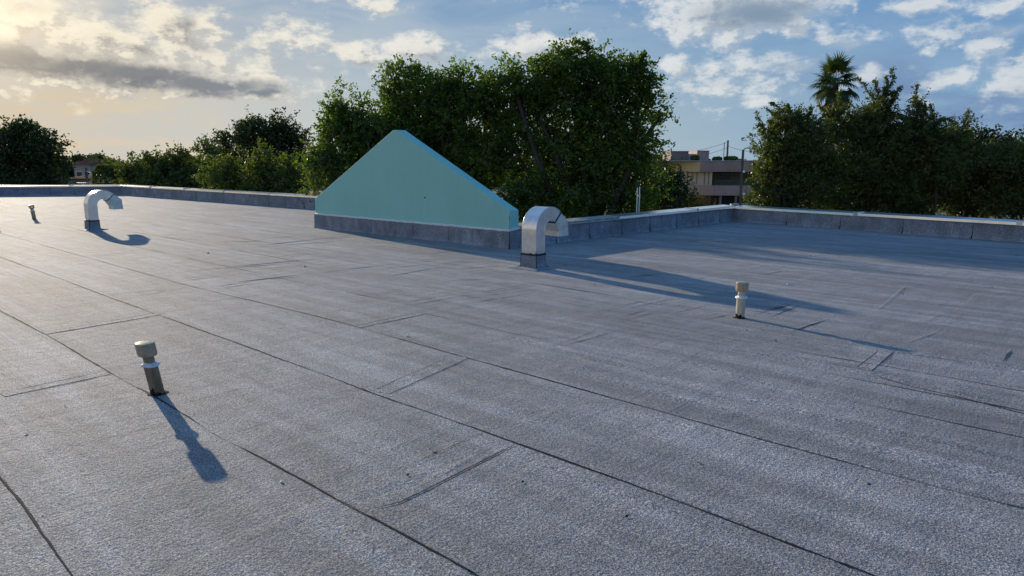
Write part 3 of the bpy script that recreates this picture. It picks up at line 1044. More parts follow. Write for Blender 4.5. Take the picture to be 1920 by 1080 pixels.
M['pebble'] = simple('white_pebble', (.7, .68, .64), .5)
first = None
for (u, v) in [(764, 631), (1477, 534), (390, 475), (528, 905), (571, 500)]:
    p = gnd(u, v)
    if first is None:
        first = o = pb.build('pebble', M['pebble'])
    else:
        o = first.copy(); COL.objects.link(o)
    o.location = p; o.scale = (.30 + .13 * p.y,) * 3
    tag(o, 'tiny white pebble lying on the grey roof', 'pebble', 'white pebbles scattered on the roof')


# ------------------------------------------------------------------ trees
def leaf_object(name, pos, nrm_up, size, aspect, mat, rng, parent=None, var=None, tdir=None, origin=(0, 0, 0)):
    """many small leaf blades as one mesh; every blade is a bent rhombus"""
    n = len(pos)
    a = rng.normal(size=(n, 3))
    if tdir is not None: a = a * .55 + tdir
    a[:, 2] -= .25
    a /= np.linalg.norm(a, axis=1)[:, None] + 1e-9
    b = rng.normal(size=(n, 3)); b[:, 2] *= nrm_up
    b -= a * (a * b).sum(1)[:, None]
    b /= np.linalg.norm(b, axis=1)[:, None] + 1e-9
    L = size * rng.uniform(.65, 1.3, n)[:, None]
    Wd = L * aspect
    c = pos - np.array(origin)
    V = np.empty((n, 4, 3))
    V[:, 0] = c - a * L * .5
    V[:, 1] = c + b * Wd * .5 + a * L * .05
    V[:, 2] = c + a * L * .5
    V[:, 3] = c - b * Wd * .5 + a * L * .05
    me = bpy.data.meshes.new(name)
    me.vertices.add(4 * n)
    me.vertices.foreach_set('co', V.reshape(-1))
    me.loops.add(4 * n)
    me.loops.foreach_set('vertex_index', np.arange(4 * n, dtype=np.int32))
    me.polygons.add(n)
    me.polygons.foreach_set('loop_start', np.arange(0, 4 * n, 4, dtype=np.int32))
    me.polygons.foreach_set('loop_total', np.full(n, 4, dtype=np.int32))
    at_ = me.attributes.new('var', 'FLOAT', 'FACE')
    at_.data.foreach_set('value', (rng.uniform(0, 1, n) if var is None else var).astype(np.float32))
    me.materials.append(mat)
    me.update(calc_edges=True)
    me.validate()
    o = bpy.data.objects.new(name, me)
    COL.objects.link(o)
    if parent: o.parent = parent
    return o


def limb(mb, a, b, r0, r1, rs, bend=.12, n=5, sides=6):
    a = Vector(a); b = Vector(b); L = (b - a).length
    off = Vector((rs.uniform(-1, 1), rs.uniform(-1, 1), rs.uniform(-.2, .8))) * L * bend
    pts = [a.lerp(b, t / n) + off * sin(pi * t / n) for t in range(n + 1)]
    mb.tube(pts, [r0 + (r1 - r0) * t / n for t in range(n + 1)], sides)
    return pts


def tree(name, label, lobes, leaf=.15, aspect=.5, dens=1.0, mat='leaf', trunk_r=.25, seed=0, base=None, sprig=.5, per=34, cat='tree', shoots=None,
         depth=.8, group=None, clump=1.0, trunk=True, spread=1.0):
    """lobes: (u, v, half width px, half height px, distance)"""
    rng = np.random.default_rng(seed); rs = random.Random(seed)
    LB = []
    for l in lobes:
        u, v, ru, rv, Yd = l[:5]
        c = at(u, v, Yd); k = Yd / F_PX
        dd = l[5] if len(l) > 5 else depth
        LB.append((np.array(c), np.array((ru * k, max(ru, rv) * k * dd, rv * k))))
    cen = sum(c for c, _ in LB) / len(LB)
    if base is None: base = (cen[0], cen[1])
    root = thing(name, label, cat, (base[0], base[1], GZ), 0, group)
    org = (base[0], base[1], GZ)
    tm = MB()
    fork = Vector((base[0], base[1], GZ + max(1.4, (min(c[2] - r[2] for c, r in LB) - GZ) * .55)))
    if trunk:
        p = limb(tm, (base[0], base[1], GZ - .1), fork, trunk_r * 1.25, trunk_r * .85, rs, .03, 6, 10)
    POS = []; TD = []; VAR = []
    for (c, r) in LB:
        cv = Vector(c)
        st = fork + Vector((rs.uniform(-.1, .1), rs.uniform(-.1, .1), 0))
        pts = limb(tm, st, cv, trunk_r * .34, trunk_r * .10, rs, .1, 7) if trunk else [cv]
        area = (r[0] * r[2] + r[0] * r[1] + r[1] * r[2]) * 4
        nc = max(5, int(area * dens * 4.6 / (clump ** 2)))
        nsub = 11
        sd0 = rng.normal(size=(nsub, 3)); sd0 /= np.linalg.norm(sd0, axis=1)[:, None]
        scn = c + sd0 * r * rng.uniform(.50, .78, (nsub, 1)); scn[0] = c
        srr = rng.uniform(.34, .52, nsub); srr[0] = .6
        which = rng.integers(0, nsub, nc)
        d = rng.normal(size=(nc, 3)); d /= np.linalg.norm(d, axis=1)[:, None]
        rad = np.where(rng.uniform(size=nc) < .75, rng.uniform(.8, 1.05, nc), rng.uniform(.2, .8, nc))
        cc = scn[which] + d * r * (srr[which] * rad)[:, None]
        stone = rng.uniform(0, 1, nsub)
        for i in range(0, nc, 3):
            if trunk and rs.random() < .5:
                s_ = pts[rs.randrange(len(pts) // 2, len(pts))]
                limb(tm, s_, Vector(cc[i]), trunk_r * .06, trunk_r * .02, rs, .12, 3, 4)
        for i in range(nc):
            ns = rs.randrange(5, 9)
            nl = max(4, int(per * 1.35) // ns)
            tone = stone[which[i]] * .7 + rng.uniform(0, .3)
            for s_ in range(ns):
                sd_ = d[i] * .9 + rng.normal(0, .55, 3); sd_[2] += .2
                sd_ /= np.linalg.norm(sd_)
                ln_ = sprig * clump * rng.uniform(.35, .95)
                st_ = cc[i] + rng.normal(0, .16 * clump, 3)
                tt = rng.uniform(0, 1, nl)
                POS.append(st_ + sd_ * ln_ * tt[:, None] + rng.normal(0, leaf * .45 * spread, (nl, 3)))
                TD.append(np.repeat(sd_[None], nl, 0))
                VAR.append(np.clip(tone * .5 + rng.uniform(0, .5, nl), 0, 1))
    if shoots:
        for (n_, ln0, ln1, up, lo, hi) in shoots:
            for _ in range(n_):
                c, r = LB[rs.randrange(len(LB))]
                d = rng.normal(size=3); d[2] = abs(d[2]) * 1.2 + .3; d /= np.linalg.norm(d)
                p = c + d * r * rng.uniform(.7, .95)
                hd = np.array((d[0] * rng.uniform(.2, 1) + rng.normal(0, .25), d[1] * .6, up * rng.uniform(.6, 1.2)))
                hd /= np.linalg.norm(hd)
                ln_ = rng.uniform(ln0, ln1)
                q = p.copy(); path = [Vector(q)]
                for s_ in range(8):
                    hd = hd + rng.normal(0, .16, 3); hd[2] -= .04; hd /= np.linalg.norm(hd)
                    q = q + hd * ln_ / 8; path.append(Vector(q))
                    for side in range(3):
                        sd_ = hd * .5 + rng.normal(0, .7, 3); sd_ /= np.linalg.norm(sd_)
                        m_ = rng.integers(lo, hi) * 3
                        tt = rng.uniform(0, 1, m_)
                        POS.append(q + sd_ * (ln_ * .20) * (1.15 - s_ / 9) * tt[:, None] + rng.normal(0, leaf * .4, (m_, 3)))
                        TD.append(np.repeat(sd_[None], m_, 0)); VAR.append(rng.uniform(.3, 1, m_))
                tm.tube(path, [.022 * (1 - s_ / 9) + .004 for s_ in range(9)], 4)
    if tm.v:
        o = tm.build('trunk', M['bark']); o.parent = root; o.matrix_parent_inverse = Matrix.Translation((-org[0], -org[1], -org[2]))
    pos = np.concatenate(POS)
    leaf_object('crown', pos, 1.6, leaf, aspect, M[mat], rng, root, np.concatenate(VAR), np.concatenate(TD), org)
    return root


T = tree
# ---- the big group behind the teal gable
T('broadleaf_tree', 'leafy green tree at the left of the big clump, rising behind the gable left slope',
  [(655, 235, 42, 40, 23.6), (640, 190, 16, 22, 23.6), (690, 260, 55, 50, 23.8), (630, 300, 45, 45, 23.4), (690, 340, 60, 50, 23.6), (620, 250, 26, 22, 23.4), (730, 235, 45, 40, 24.0), (650, 380, 50, 40, 23.6)],
  leaf=.115, dens=1.55, per=70, mat='leaf', seed=1)
T('broadleaf_tree', 'bright yellow green tree low against the left corner of the teal gable',
  [(602, 300, 22, 26, 23.0), (590, 345, 20, 22, 23.0), (625, 335, 28, 34, 23.0), (600, 385, 22, 22, 23.0), (650, 375, 30, 30, 23.0)],
  leaf=.105, dens=1.3, per=60, mat='leaflight', seed=2, trunk_r=.15)
T('broadleaf_tree', 'tall tree right above the gable peak with flat leafy top left of centre',
  [(765, 160, 45, 30, 24.8), (800, 185, 60, 45, 24.8), (735, 190, 24, 18, 24.8), (870, 175, 45, 42, 24.6), (910, 190, 40, 40, 24.8), (780, 230, 60, 45, 24.8), (850, 250, 70, 50, 24.8), (900, 300, 70, 55, 24.8), (800, 310, 70, 60, 25.2),
   (850, 370, 80, 50, 24.8), (930, 240, 30, 30, 24.8)],
  leaf=.12, dens=1.6, per=70, mat='leaf', seed=3, trunk_r=.35)
T('broadleaf_tree', 'largest dark green tree with the highest crown, right of the gable',
  [(1010, 160, 50, 38, 24.0), (1075, 126, 60, 34, 24.0), (1140, 134, 62, 42, 24.0), (1185, 152, 36, 36, 24.0), (1200, 125, 18, 14, 24.0), (1222, 186, 22, 18, 24.0), (1240, 212, 16, 14, 24.0), (1000, 200, 50, 45, 24.2), (1080, 210, 75, 60, 24.0),
   (1160, 225, 60, 55, 24.0), (1215, 285, 28, 26, 24.0), (962, 152, 42, 32, 24.0), (1020, 290, 75, 55, 24.2), (1120, 300, 80, 60, 24.0), (1190, 250, 32, 26, 23.8), (980, 370, 70, 45, 24.0), (1080, 380, 90, 50, 24.0), (1180, 350, 60, 50, 23.8), (955, 260, 30, 34, 24.0)],
  leaf=.12, dens=1.35, per=66, mat='leaf', seed=4, trunk_r=.45, shoots=[(6, .3, .7, .6, 2, 4)])
T('broadleaf_tree', 'low dark bushy tree between the largest tree and the pink building',
  [(1215, 330, 36, 28, 30), (1255, 350, 32, 26, 30), (1230, 385, 50, 30, 30), (1275, 375, 22, 20, 30), (1240, 310, 22, 14, 31)],
  leaf=.20, aspect=.3, dens=1.1, mat='leafdark', seed=5, trunk_r=.15, sprig=.7)
# ---- left background
T('broadleaf_tree', 'large dark round tree at the left edge of the photo',
  [(20, 290, 75, 55, 55), (60, 300, 60, 45, 55), (95, 318, 32, 30, 55), (-40, 280, 60, 50, 56), (40, 268, 40, 30, 55), (0, 335, 80, 30, 55), (80, 345, 45, 20, 54)],
  leaf=.24, dens=.7, mat='leafdark', seed=6, trunk_r=.4, clump=1.7, per=74)
T('broadleaf_tree', 'dark bushy tree right of the hedge and far house',
  [(270, 320, 38, 32, 48), (305, 312, 36, 28, 48), (350, 312, 45, 32, 48), (390, 300, 32, 24, 48), (410, 325, 40, 36, 48), (300, 345, 70, 22, 47), (380, 350, 60, 20, 47), (245, 330, 18, 18, 47)],
  leaf=.21, dens=.8, mat='leafolive', seed=7, trunk_r=.3, clump=1.5, per=66)
T('umbrella_tree', 'dome shaped dark tree with sky showing through its lower crown',
  [(440, 262, 30, 20, 42), (470, 245, 38, 22, 42), (510, 245, 42, 24, 42), (548, 262, 34, 26, 42), (490, 270, 60, 26, 42), (565, 290, 22, 18, 42), (430, 280, 22, 14, 42), (540, 300, 30, 18, 42), (455, 300, 28, 16, 42)],
  leaf=.17, dens=.9, mat='leafdark', seed=8, trunk_r=.3, clump=1.25, per=58)
T('shrub', 'sunlit olive leafed shrub just beyond the left parapet',
  [(400, 335, 24, 22, 30), (440, 330, 35, 28, 30), (490, 318, 38, 30, 30), (530, 325, 34, 30, 30), (560, 345, 30, 24, 30), (460, 350, 60, 22, 29.5), (540, 360, 45, 22, 29.5), (500, 300, 18, 14, 30)],
  leaf=.13, aspect=.55, dens=1.1, per=50, mat='leaflight', seed=9, trunk_r=.1, cat='shrub')
T('umbrella_tree', 'small distant umbrella shaped tree above the far house roofs',
  [(163, 299, 30, 5, 190), (150, 302, 18, 4, 190), (180, 303, 18, 4, 190)], leaf=.9, dens=.35, mat='leafdark', seed=10, trunk_r=.3, clump=3, per=30)
T('broadleaf_tree', 'distant tree between the far house and the dark bushy tree',
  [(225, 308, 20, 10, 90), (205, 318, 18, 12, 85), (238, 320, 16, 14, 85)], leaf=.5, dens=.5, mat='leafolive', seed=12, trunk_r=.2, clump=2.2, per=34)
# ---- right side
SH = [(12, .45, .95, .8, 2, 4), (22, .3, .6, .5, 2, 4)]
T('wispy_tree', 'wispy feathery tree left of the palm, in front of the lamp post',
  [(1490, 255, 50, 40, 22), (1450, 285, 42, 32, 22), (1520, 300, 60, 50, 22), (1455, 340, 45, 40, 22), (1500, 365, 80, 35, 22), (1432, 380, 22, 20, 21.5), (1475, 225, 30, 16, 22), (1440, 255, 14, 10, 22)],
  leaf=.075, aspect=.5, dens=2.0, mat='leafolive', seed=13, trunk_r=.2, shoots=SH, clump=.75, per=66)
T('wispy_tree', 'feathery tree with the tallest upright spray, right of the palm',
  [(1600, 255, 50, 42, 22.5), (1650, 235, 45, 44, 22.5), (1650, 195, 14, 22, 22.5), (1600, 310, 70, 50, 22.5), (1660, 320, 70, 60, 22.5), (1600, 370, 80, 35, 22.5), (1560, 240, 22, 20, 22.5)],
  leaf=.075, aspect=.5, dens=2.0, mat='leafolive', seed=14, trunk_r=.2, shoots=SH, clump=.75, per=66)
T('wispy_tree', 'feathery tree with the second tall spray, middle of the right clump',
  [(1725, 248, 32, 34, 22), (1720, 205, 12, 14, 22), (1700, 275, 40, 36, 22), (1760, 282, 40, 32, 22), (1740, 320, 70, 50, 22), (1720, 370, 80, 35, 22)],
  leaf=.075, aspect=.5, dens=2.0, mat='leafolive', seed=15, trunk_r=.2, shoots=SH, clump=.75, per=66)
T('wispy_tree', 'feathery tree leaning right, lower sprays near the right edge',
  [(1790, 252, 24, 20, 22.5), (1825, 298, 40, 30, 22.5), (1800, 320, 55, 45, 22.5), (1860, 345, 50, 36, 22.5), (1820, 375, 80, 30, 22.5)],
  leaf=.075, aspect=.5, dens=2.0, mat='leafolive', seed=16, trunk_r=.2, shoots=[(6, .3, .7, .5, 2, 4), (12, .25, .5, .4, 2, 4)], clump=.75, per=66)
T('wispy_tree', 'olive tree cut by the right edge of the photo',
  [(1910, 303, 45, 32, 21), (1960, 300, 50, 40, 21), (1900, 335, 60, 45, 21), (1960, 360, 70, 50, 21), (1890, 385, 50, 24, 21), (2040, 300, 60, 70, 21)],
  leaf=.08, aspect=.5, dens=2.0, mat='leafolive', seed=17, trunk_r=.2, shoots=[(10, .25, .5, .4, 2, 4)], clump=.75, per=66)
T('broadleaf_tree', 'dark distant tree peeping above the olive trees at far right',
  [(1840, 262, 30, 16, 45), (1880, 265, 24, 14, 45), (1860, 285, 50, 20, 45)], leaf=.24, dens=.9, mat='leafdark', seed=18, trunk_r=.3, clump=1.4)

# off-frame neighbours that a step to the side would show
T('broadleaf_tree', 'dark tree beyond the right edge of the photo', [(2200, 300, 120, 90, 24), (2150, 360, 120, 60, 24)], leaf=.16, dens=.7, mat='leafolive', seed=19)


# ---- fan palm
def fan_palm(loc, height, label, R=1.25, n=32, seed=4, name='fan_palm'):
    rs = random.Random(seed); rng = np.random.default_rng(seed)
    root = thing(name, label, 'palm', loc)
    t = MB()
    pts = [(rs.uniform(-.03, .03), rs.uniform(-.03, .03), height * i / 12) for i in range(13)]
    t.tube(pts, [.26 - .09 * i / 12 + .015 * (i % 2) for i in range(13)], 12)
    o = t.build('trunk', M['bark']); o.parent = root
    green = MB(); dead = MB()
    top = Vector((0, 0, height))

    def frond(mb, az_, elv, L, fanr, droop):
        d = Vector((cos(az_) * cos(elv), sin(az_) * cos(elv), sin(elv)))
        side = Vector((-sin(az_), cos(az_), 0))
        p0 = top + Vector((0, 0, rs.uniform(-.3, .1)))
        pe = []
        dd = d.copy(); p = p0.copy()
        for i in range(5):
            pe.append(p.copy()); dd.z -= droop * .12; dd.normalize(); p = p + dd * L / 4
        mb.tube(pe, [.014, .012, .010, .009, .008], 4)
        hub = pe[-1]; up = dd.cross(side).normalized() * -1
        nb = 26
        for k in range(nb):
            a = radians(-125 + 250 * k / (nb - 1)) * rs.uniform(.97, 1.03)
            bd = (dd * cos(a) + side * sin(a)).normalized()
            ln = fanr * (.62 + .38 * cos(a * .62)) * rs.uniform(.88, 1.08)
            w = .036
            sd = bd.cross(up).normalized()
            c = hub.copy(); b2 = bd.copy(); vs = []
            for s in range(5):
                ww = w * (.35, 1.0, .95, .6, .05)[s]
                vs += [c + sd * ww + up * (.012 if k % 2 else -.0), c - sd * ww]
                b2 = b2 + Vector((0, 0, -droop * (.05, .12, .30, .55, 0)[s])); b2.normalize()
                c = c + b2 * ln / 4
            mb.add(vs, [(2 * q, 2 * q + 1, 2 * q + 3, 2 * q + 2) for q in range(4)])
    for i in range(n):
        f = i / n
        frond(green, i * 2.39996, radians(82 - 105 * f) + rs.uniform(-.08, .08), R * rs.uniform(.50, .72), R * .55, .35 + f * 1.3)
    for i in range(34):
        frond(dead, i * 2.39996 + .4, radians(-55 - 30 * i / 34), R * rs.uniform(.35, .95), R * .42, 1.8)
    for mb, nm, mt in ((green, 'fronds', 'palm'), (dead, 'dead_frond_skirt', 'deadfrond')):
        o = mb.build(nm, M[mt]); o.parent = root
        a_ = o.data.attributes.new('var', 'FLOAT', 'FACE')
        v_ = np.repeat(rng.uniform(0, 1, len(o.data.polygons) // 4 + 1), 4)[:len(o.data.polygons)].astype(np.float32)
        a_.data.foreach_set('value', v_)
    return root


pc = at(1565, 157, 38)
fan_palm((pc.x, pc.y, GZ), pc.z - GZ, 'tall fan palm with a skirt of dead fronds above the wispy trees', R=1.3)

# ---- clipped hedge
def leaf_blob(name, label, boxc, half, leaf, mat, n, cat, seed=1, kind=None, lumps=.15):
    rng = np.random.default_rng(seed)
    root = thing(name, label, cat, (boxc[0], boxc[1], boxc[2] - half[2]))
    p = rng.uniform(-1, 1, (n, 3))
    # push to the surface
    ax = rng.integers(0, 3, n); sg = np.where(rng.uniform(size=n) < .5, -1, 1)
    p[np.arange(n), ax] = np.where(rng.uniform(size=n) < .8, sg * rng.uniform(.88, 1.03, n), p[np.arange(n), ax])
    p[:, 2] += lumps * np.sin(p[:, 0] * 4 + seed) * (p[:, 2] > .5)
    if cat != 'hedge':
        p /= np.maximum(1, np.linalg.norm(p, axis=1))[:, None] ** .9
    pos = p * np.array(half) + np.array(boxc)
    leaf_object('foliage', pos, 1.5, leaf, .5, M[mat], rng, root, None, None, tuple(root.location))
    return root


hc = at(209, 336, 70)
leaf_blob('hedge', 'clipped hedge with a yellow green top in front of the far house', (hc.x, hc.y, (hc.z + GZ) / 2 + .45), (1.22, 1.2, (hc.z - GZ) / 2 + .5), .25, 'leafolive', 9000, 'hedge', 3)
sc_ = at(219, 323, 70.5)
leaf_blob('bush', 'rounded yellow green bush spilling over the clipped hedge', (sc_.x, sc_.y, sc_.z), (1.0, .9, .45), .26, 'leaflight', 1600, 'bush', 8)

# ------------------------------------------------------------------ distant things on the left
M['pinkwall'] = simple('faded_wall', (.42, .34, .32), .85, var=.1, scale=.5)
M['tile'] = simple('red_tile', (.22, .11, .085), .8, var=.25, scale=2)
M['glassdark'] = simple('dark_pane', (.03, .035, .04), .1, var=.1)
M['whitepaint'] = simple('white_paint', (.75, .75, .73), .5, var=.06)
M['brownwall'] = simple('brown_wall', (.20, .12, .08), .85, var=.2, scale=1)
M['bluetarp'] = simple('blue_tarp', (.035, .07, .20), .5, var=.15)
M['wood'] = simple('pole_wood', (.10, .08, .065), .9, var=.25, scale=3)


def house(name, label, u0, u1, vtop, Yd, depth, roofh, wins, wall='pinkwall', rooff='tile'):
    a = at(u0, vtop, Yd); b = at(u1, vtop, Yd)
    x0, x1, z1 = a.x, b.x, a.z
    root = thing(name, label, 'house', ((x0 + x1) / 2, Yd, GZ))
    off = Matrix.Translation(-root.location)

    def mk(mb, nm, m_, par=root):
        o = mb.build(nm, m_)
        o.parent = par
        o.matrix_parent_inverse = off if par is root else Matrix.Identity(4)
        return o
    w = MB(); w.box((x0, Yd, GZ), (x1, Yd + depth, z1)); mk(w, 'wall', M[wall])
    r = MB()
    e = .35
    n = 9
    ym = Yd + depth / 2
    for k in range(n):          # low hip roof built of stepped tile courses
        f0 = k / n; f1 = (k + 1) / n
        xa = x0 - e + (x1 - x0 + 2 * e) * .28 * f0; xb = x1 + e - (x1 - x0 + 2 * e) * .28 * f0
        ya = Yd - e + (depth / 2 + e) * f0 * .97; yb = Yd + depth + e - (depth / 2 + e) * f0 * .97
        r.box((xa, ya, z1 + .003 + roofh * f0), (xb, yb, z1 + roofh * f1 + .02))
    mk(r, 'roof', M[rooff])
    for (fu, fz, ww, hh) in wins:
        xx = x0 + (x1 - x0) * fu; zz = z1 - fz
        f = MB()
        f.box((xx - ww / 2 - .07, Yd - .05, zz - hh / 2 - .07), (xx + ww / 2 + .07, Yd + .02, zz + hh / 2 + .07))
        fo = mk(f, 'window', M['whitepaint'])
        g_ = MB(); g_.box((xx - ww / 2, Yd - .07, zz - hh / 2), (xx + ww / 2, Yd - .052, zz + hh / 2))
        go_ = g_.build('pane', M['glassdark']); go_.parent = fo
    return root


house('house', 'pale pink two storey house with red tile eaves seen between far trees', 138, 169, 309, 108, 7, .9, [(.3, 1.6, .8, 1.1), (.78, 1.6, .8, 1.1)])
house('house', 'smaller brick and pink house right of the pale pink one', 174, 199, 310, 116, 7, .8, [(.5, 1.5, .9, 1.0)], 'pinkwall')
house('house', 'low brown house with dark openings behind the left parapet', 132, 186, 335, 80, 5, .35, [(.25, 1.0, .8, .9), (.7, 1.0, .9, .9)], 'brownwall', 'brownwall')
# lean-to roof strip
a = at(137, 343, 77)
w = MB()
w.box((a.x, a.y, a.z - .06), (a.x + 1.1, a.y + 1.8, a.z))
for k in range(12): w.tube([(a.x + .05 + k * .09, a.y - .02, a.z + .01), (a.x + .05 + k * .09, a.y + 1.82, a.z + .01)], .02, 5)
for q in (.05, 1.0): w.box((a.x + q, a.y + .05, GZ), (a.x + q + .08, a.y + .13, a.z - .05))
tag(w.build('lean_to_roof', M['whitepaint']), 'thin white lean-to roof in front of the far houses', 'roof')
# arched awning
aw = at(178, 342, 76)
w = MB()
for k in range(10):
    a0 = pi * k / 10; a1 = pi * (k + 1) / 10
    r_ = .62
    p = [(aw.x + cos(q) * r_, y_, aw.z - .1 + sin(q) * r_) for q in (a0, a1) for y_ in (aw.y, aw.y + 2)]
    w.add([p[0], p[1], p[3], p[2]], [(0, 1, 2, 3)])
for q in (-.6, .58): w.box((aw.x + q, aw.y + .02, GZ), (aw.x + q + .06, aw.y + .08, aw.z - .1))
tag(w.build('arched_awning', M['whitepaint']), 'small pale arched awning beside the wooden pole on the left', 'awning')
# blue tarp shelter
bt = at(115, 331, 60)
root = thing('tarp_shelter', 'dark blue tarp canopy under the large dark tree at left', 'canopy', (bt.x, bt.y, GZ))
w = MB()
hw = .72
c = [(bt.x - hw, bt.y - hw, bt.z - .55), (bt.x + hw, bt.y - hw, bt.z - .55), (bt.x + hw, bt.y + hw, bt.z - .55), (bt.x - hw, bt.y + hw, bt.z - .55)]
c2 = [(x_, y_, z_ - .35) for x_, y_, z_ in c]
w.add(c + [(bt.x, bt.y, bt.z)] + c2, [(0, 1, 4), (1, 2, 4), (2, 3, 4), (3, 0, 4), (5, 6, 1, 0), (6, 7, 2, 1), (7, 8, 3, 2), (8, 5, 0, 3)])
child(w, 'canopy', M['bluetarp'], root)
for x_, y_, z_ in c:
    w = MB(); w.tube([(x_, y_, GZ), (x_, y_, z_ - .2)], .03, 6); child(w, 'leg', M['whitepaint'], root)


def pole(name, label, u, vtop, Yd, r, cross=None, mat='wood', cat='pole'):
    p = at(u, vtop, Yd)
    root = thing(name, label, cat, (p.x, p.y, GZ))
    w = MB(); w.tube([(p.x, p.y, GZ - .1), (p.x, p.y, (GZ + p.z) / 2), (p.x, p.y, p.z)], [r * 1.2, r, r * .8], 10)
    child(w, 'shaft', M[mat], root)
    if cross:
        for (dz, hw_) in cross:
            w = MB(); w.box((p.x - hw_, p.y - r - .08, p.z - dz - .06), (p.x + hw_, p.y - r + .02, p.z - dz + .06))
            for q in (-.9, -.45, .45, .9):
                w.lathe([(.04, 0), (.06, .05), (.03, .12), (.0001, .14)], 8, lambda v_, q=q: Vector((p.x + hw_ * q + v_.x, p.y - r - .03 + v_.y, p.z - dz + .06 + v_.z)))
            child(w, 'crossarm', M['wood'], root)
    return root, p


pole('wooden_pole', 'short dark wooden pole in front of the far pink house', 161, 314, 78, .16)
p0 = at(161, 320, 78); p1 = at(187, 331, 74); p2 = at(228, 316, 70)


def wire(pa, pb, sag, r, label, name='overhead_wire', n=16, mat='black'):
    w = MB()
    pts = [pa.lerp(pb, i / n) - Vector((0, 0, sag * 4 * (i / n) * (1 - i / n))) for i in range(n + 1)]
    w.tube(pts, r, 5)
    tag(w.build(name, M[mat]), label, 'cable')


wire(p0, at(232, 318, 70), .55, .035, 'sagging pale cable from the wooden pole toward the hedge', mat='whitepaint')

# ------------------------------------------------------------------ right background: two storey building
M['cream'] = simple('cream_panel', (.62, .54, .40), .85, var=.08, scale=.6)
M['sunlitcream'] = simple('sunlit_cream_panel', (.66, .48, .27), .85, var=.08, scale=.6)  # cream fascia with the orange of sunlight put into its colour
M['pinkb'] = simple('dusty_pink_panel', (.42, .29, .26), .85, var=.10, scale=.8)
M['brownb'] = simple('brown_block', (.20, .16, .15), .85, var=.08, scale=.8)
M['dark'] = simple('dark_shade_and_frame', (.018, .017, .018), .9)  # near black: painted shade of the ground floor, also one window frame
M['greenwall'] = simple('greenish_wall', (.17, .18, .11), .9, var=.1)
M['greenrail'] = simple('green_rail', (.05, .10, .09), .5)
M['greyroof'] = simple('grey_flat_roof', (.35, .38, .42), .7)

YB = 72.0
kx = YB / F_PX
Zt = at(1312, 302, YB).z
cornerx = at(1312, 302, YB).x


def zz(v): return at(1312, v, YB).z


def xx_(u): return at(u, 320, YB).x


bx = thing('apartment_building', 'two storey dusty pink and cream building with balcony seen between the trees', 'building', (cornerx, YB, GZ))


def mkb(nm, mat, fn, par=None):
    w = MB(); fn(w)
    if par is None: return child(w, nm, M[mat], bx)
    o = w.build(nm, M[mat]); o.parent = par; return o


xl, xr = xx_(1225), xx_(1500)
xc = cornerx
# left wing front leans back a little, right wing carries the balcony
mkb('wall', 'cream', lambda w: w.add([(xl, YB + 3.0, GZ), (xx_(1337), YB + .2, GZ), (xx_(1337), YB + 14, GZ), (xl, YB + 14, GZ),
                                      (xl, YB + 3.0, zz(321)), (xx_(1337), YB + .2, zz(321)), (xx_(1337), YB + 14, zz(321)), (xl, YB + 14, zz(321))],
                                     [(0, 1, 5, 4), (1, 2, 6, 5), (2, 3, 7, 6), (3, 0, 4, 7), (4, 5, 6, 7)]))
mkb('rear_wall', 'greenwall', lambda w: w.box((xx_(1337) + .01, YB + 2.6, GZ), (xr, YB + 14, zz(321))))
mkb('fascia', 'sunlitcream', lambda w: w.add([(xl - .1, YB + 2.9, zz(322)), (xc, YB - .25, zz(322)), (xc, YB + 14.1, zz(322)), (xl - .1, YB + 14.1, zz(322)),
                                        (xl - .1, YB + 2.9, zz(302)), (xc, YB - .25, zz(302)), (xc, YB + 14.1, zz(302)), (xl - .1, YB + 14.1, zz(302))],
                                       [(0, 1, 5, 4), (0, 3, 2, 1), (2, 3, 7, 6), (3, 0, 4, 7), (4, 5, 6, 7)]))


def ribbed(w):
    w.box((xc + .01, YB - .25, zz(322)), (xr, YB + 14.1, zz(302)))
    n = int((xr - xc) / .3)
    for i in range(n):
        w.box((xc + .05 + i * .3, YB - .29, zz(321.7)), (xc + .2 + i * .3, YB - .252, zz(302.4)))


mkb('fascia', 'pinkb', ribbed)['label'] = 'dusty pink ribbed fascia'
mkb('roof_edge', 'greyroof', lambda w: w.box((xl, YB - .32, zz(302) + .004), (xr, YB + 14.2, zz(300.6))))
mkb('balcony_slab', 'pinkb', lambda w: (w.box((xx_(1337) + .02, YB - .6, zz(366)), (xr, YB + 2.59, zz(347.6))),
                                        w.add([(xx_(1290), YB + .9, zz(366)), (xx_(1337), YB - .6, zz(366)), (xx_(1337), YB + .1, zz(366)), (xx_(1290), YB + 1.2, zz(366)),
                                               (xx_(1290), YB + .9, zz(347.6)), (xx_(1337), YB - .6, zz(347.6)), (xx_(1337), YB + .1, zz(347.6)), (xx_(1290), YB + 1.2, zz(347.6))],
                                              [(0, 1, 5, 4), (4, 5, 6, 7), (3, 2, 1, 0), (2, 3, 7, 6)])))
for u in (1285, 1295, 1303, 1311, 1324, 1331):
    mkb('panel_joint', 'brownb', lambda w: w.box((xx_(u) - .02, YB + (1337 - u) * .0255 + .12, zz(346)), (xx_(u) + .02, YB + (1337 - u) * .0255 + .3, zz(322))))


def winb(u0, u1, v0, v1, y, frm='whitepaint'):
    f = mkb('window', frm, lambda w: w.box((xx_(u0), y - .08, zz(v1)), (xx_(u1), y, zz(v0))))
    w = MB(); w.box((xx_(u0) + .05, y - .10, zz(v1) + .05), (xx_(u1) - .05, y - .082, zz(v0) - .05))
    o = child(w, 'pane', M['glassdark'], bx)
    o.parent = f; o.matrix_parent_inverse = Matrix.Identity(4)


winb(1277.5, 1283.5, 322, 338, YB + 1.45)
winb(1343, 1350, 323, 346, YB + 2.58, 'dark')
winb(1366, 1384, 325, 338, YB + 2.58, 'brownb')


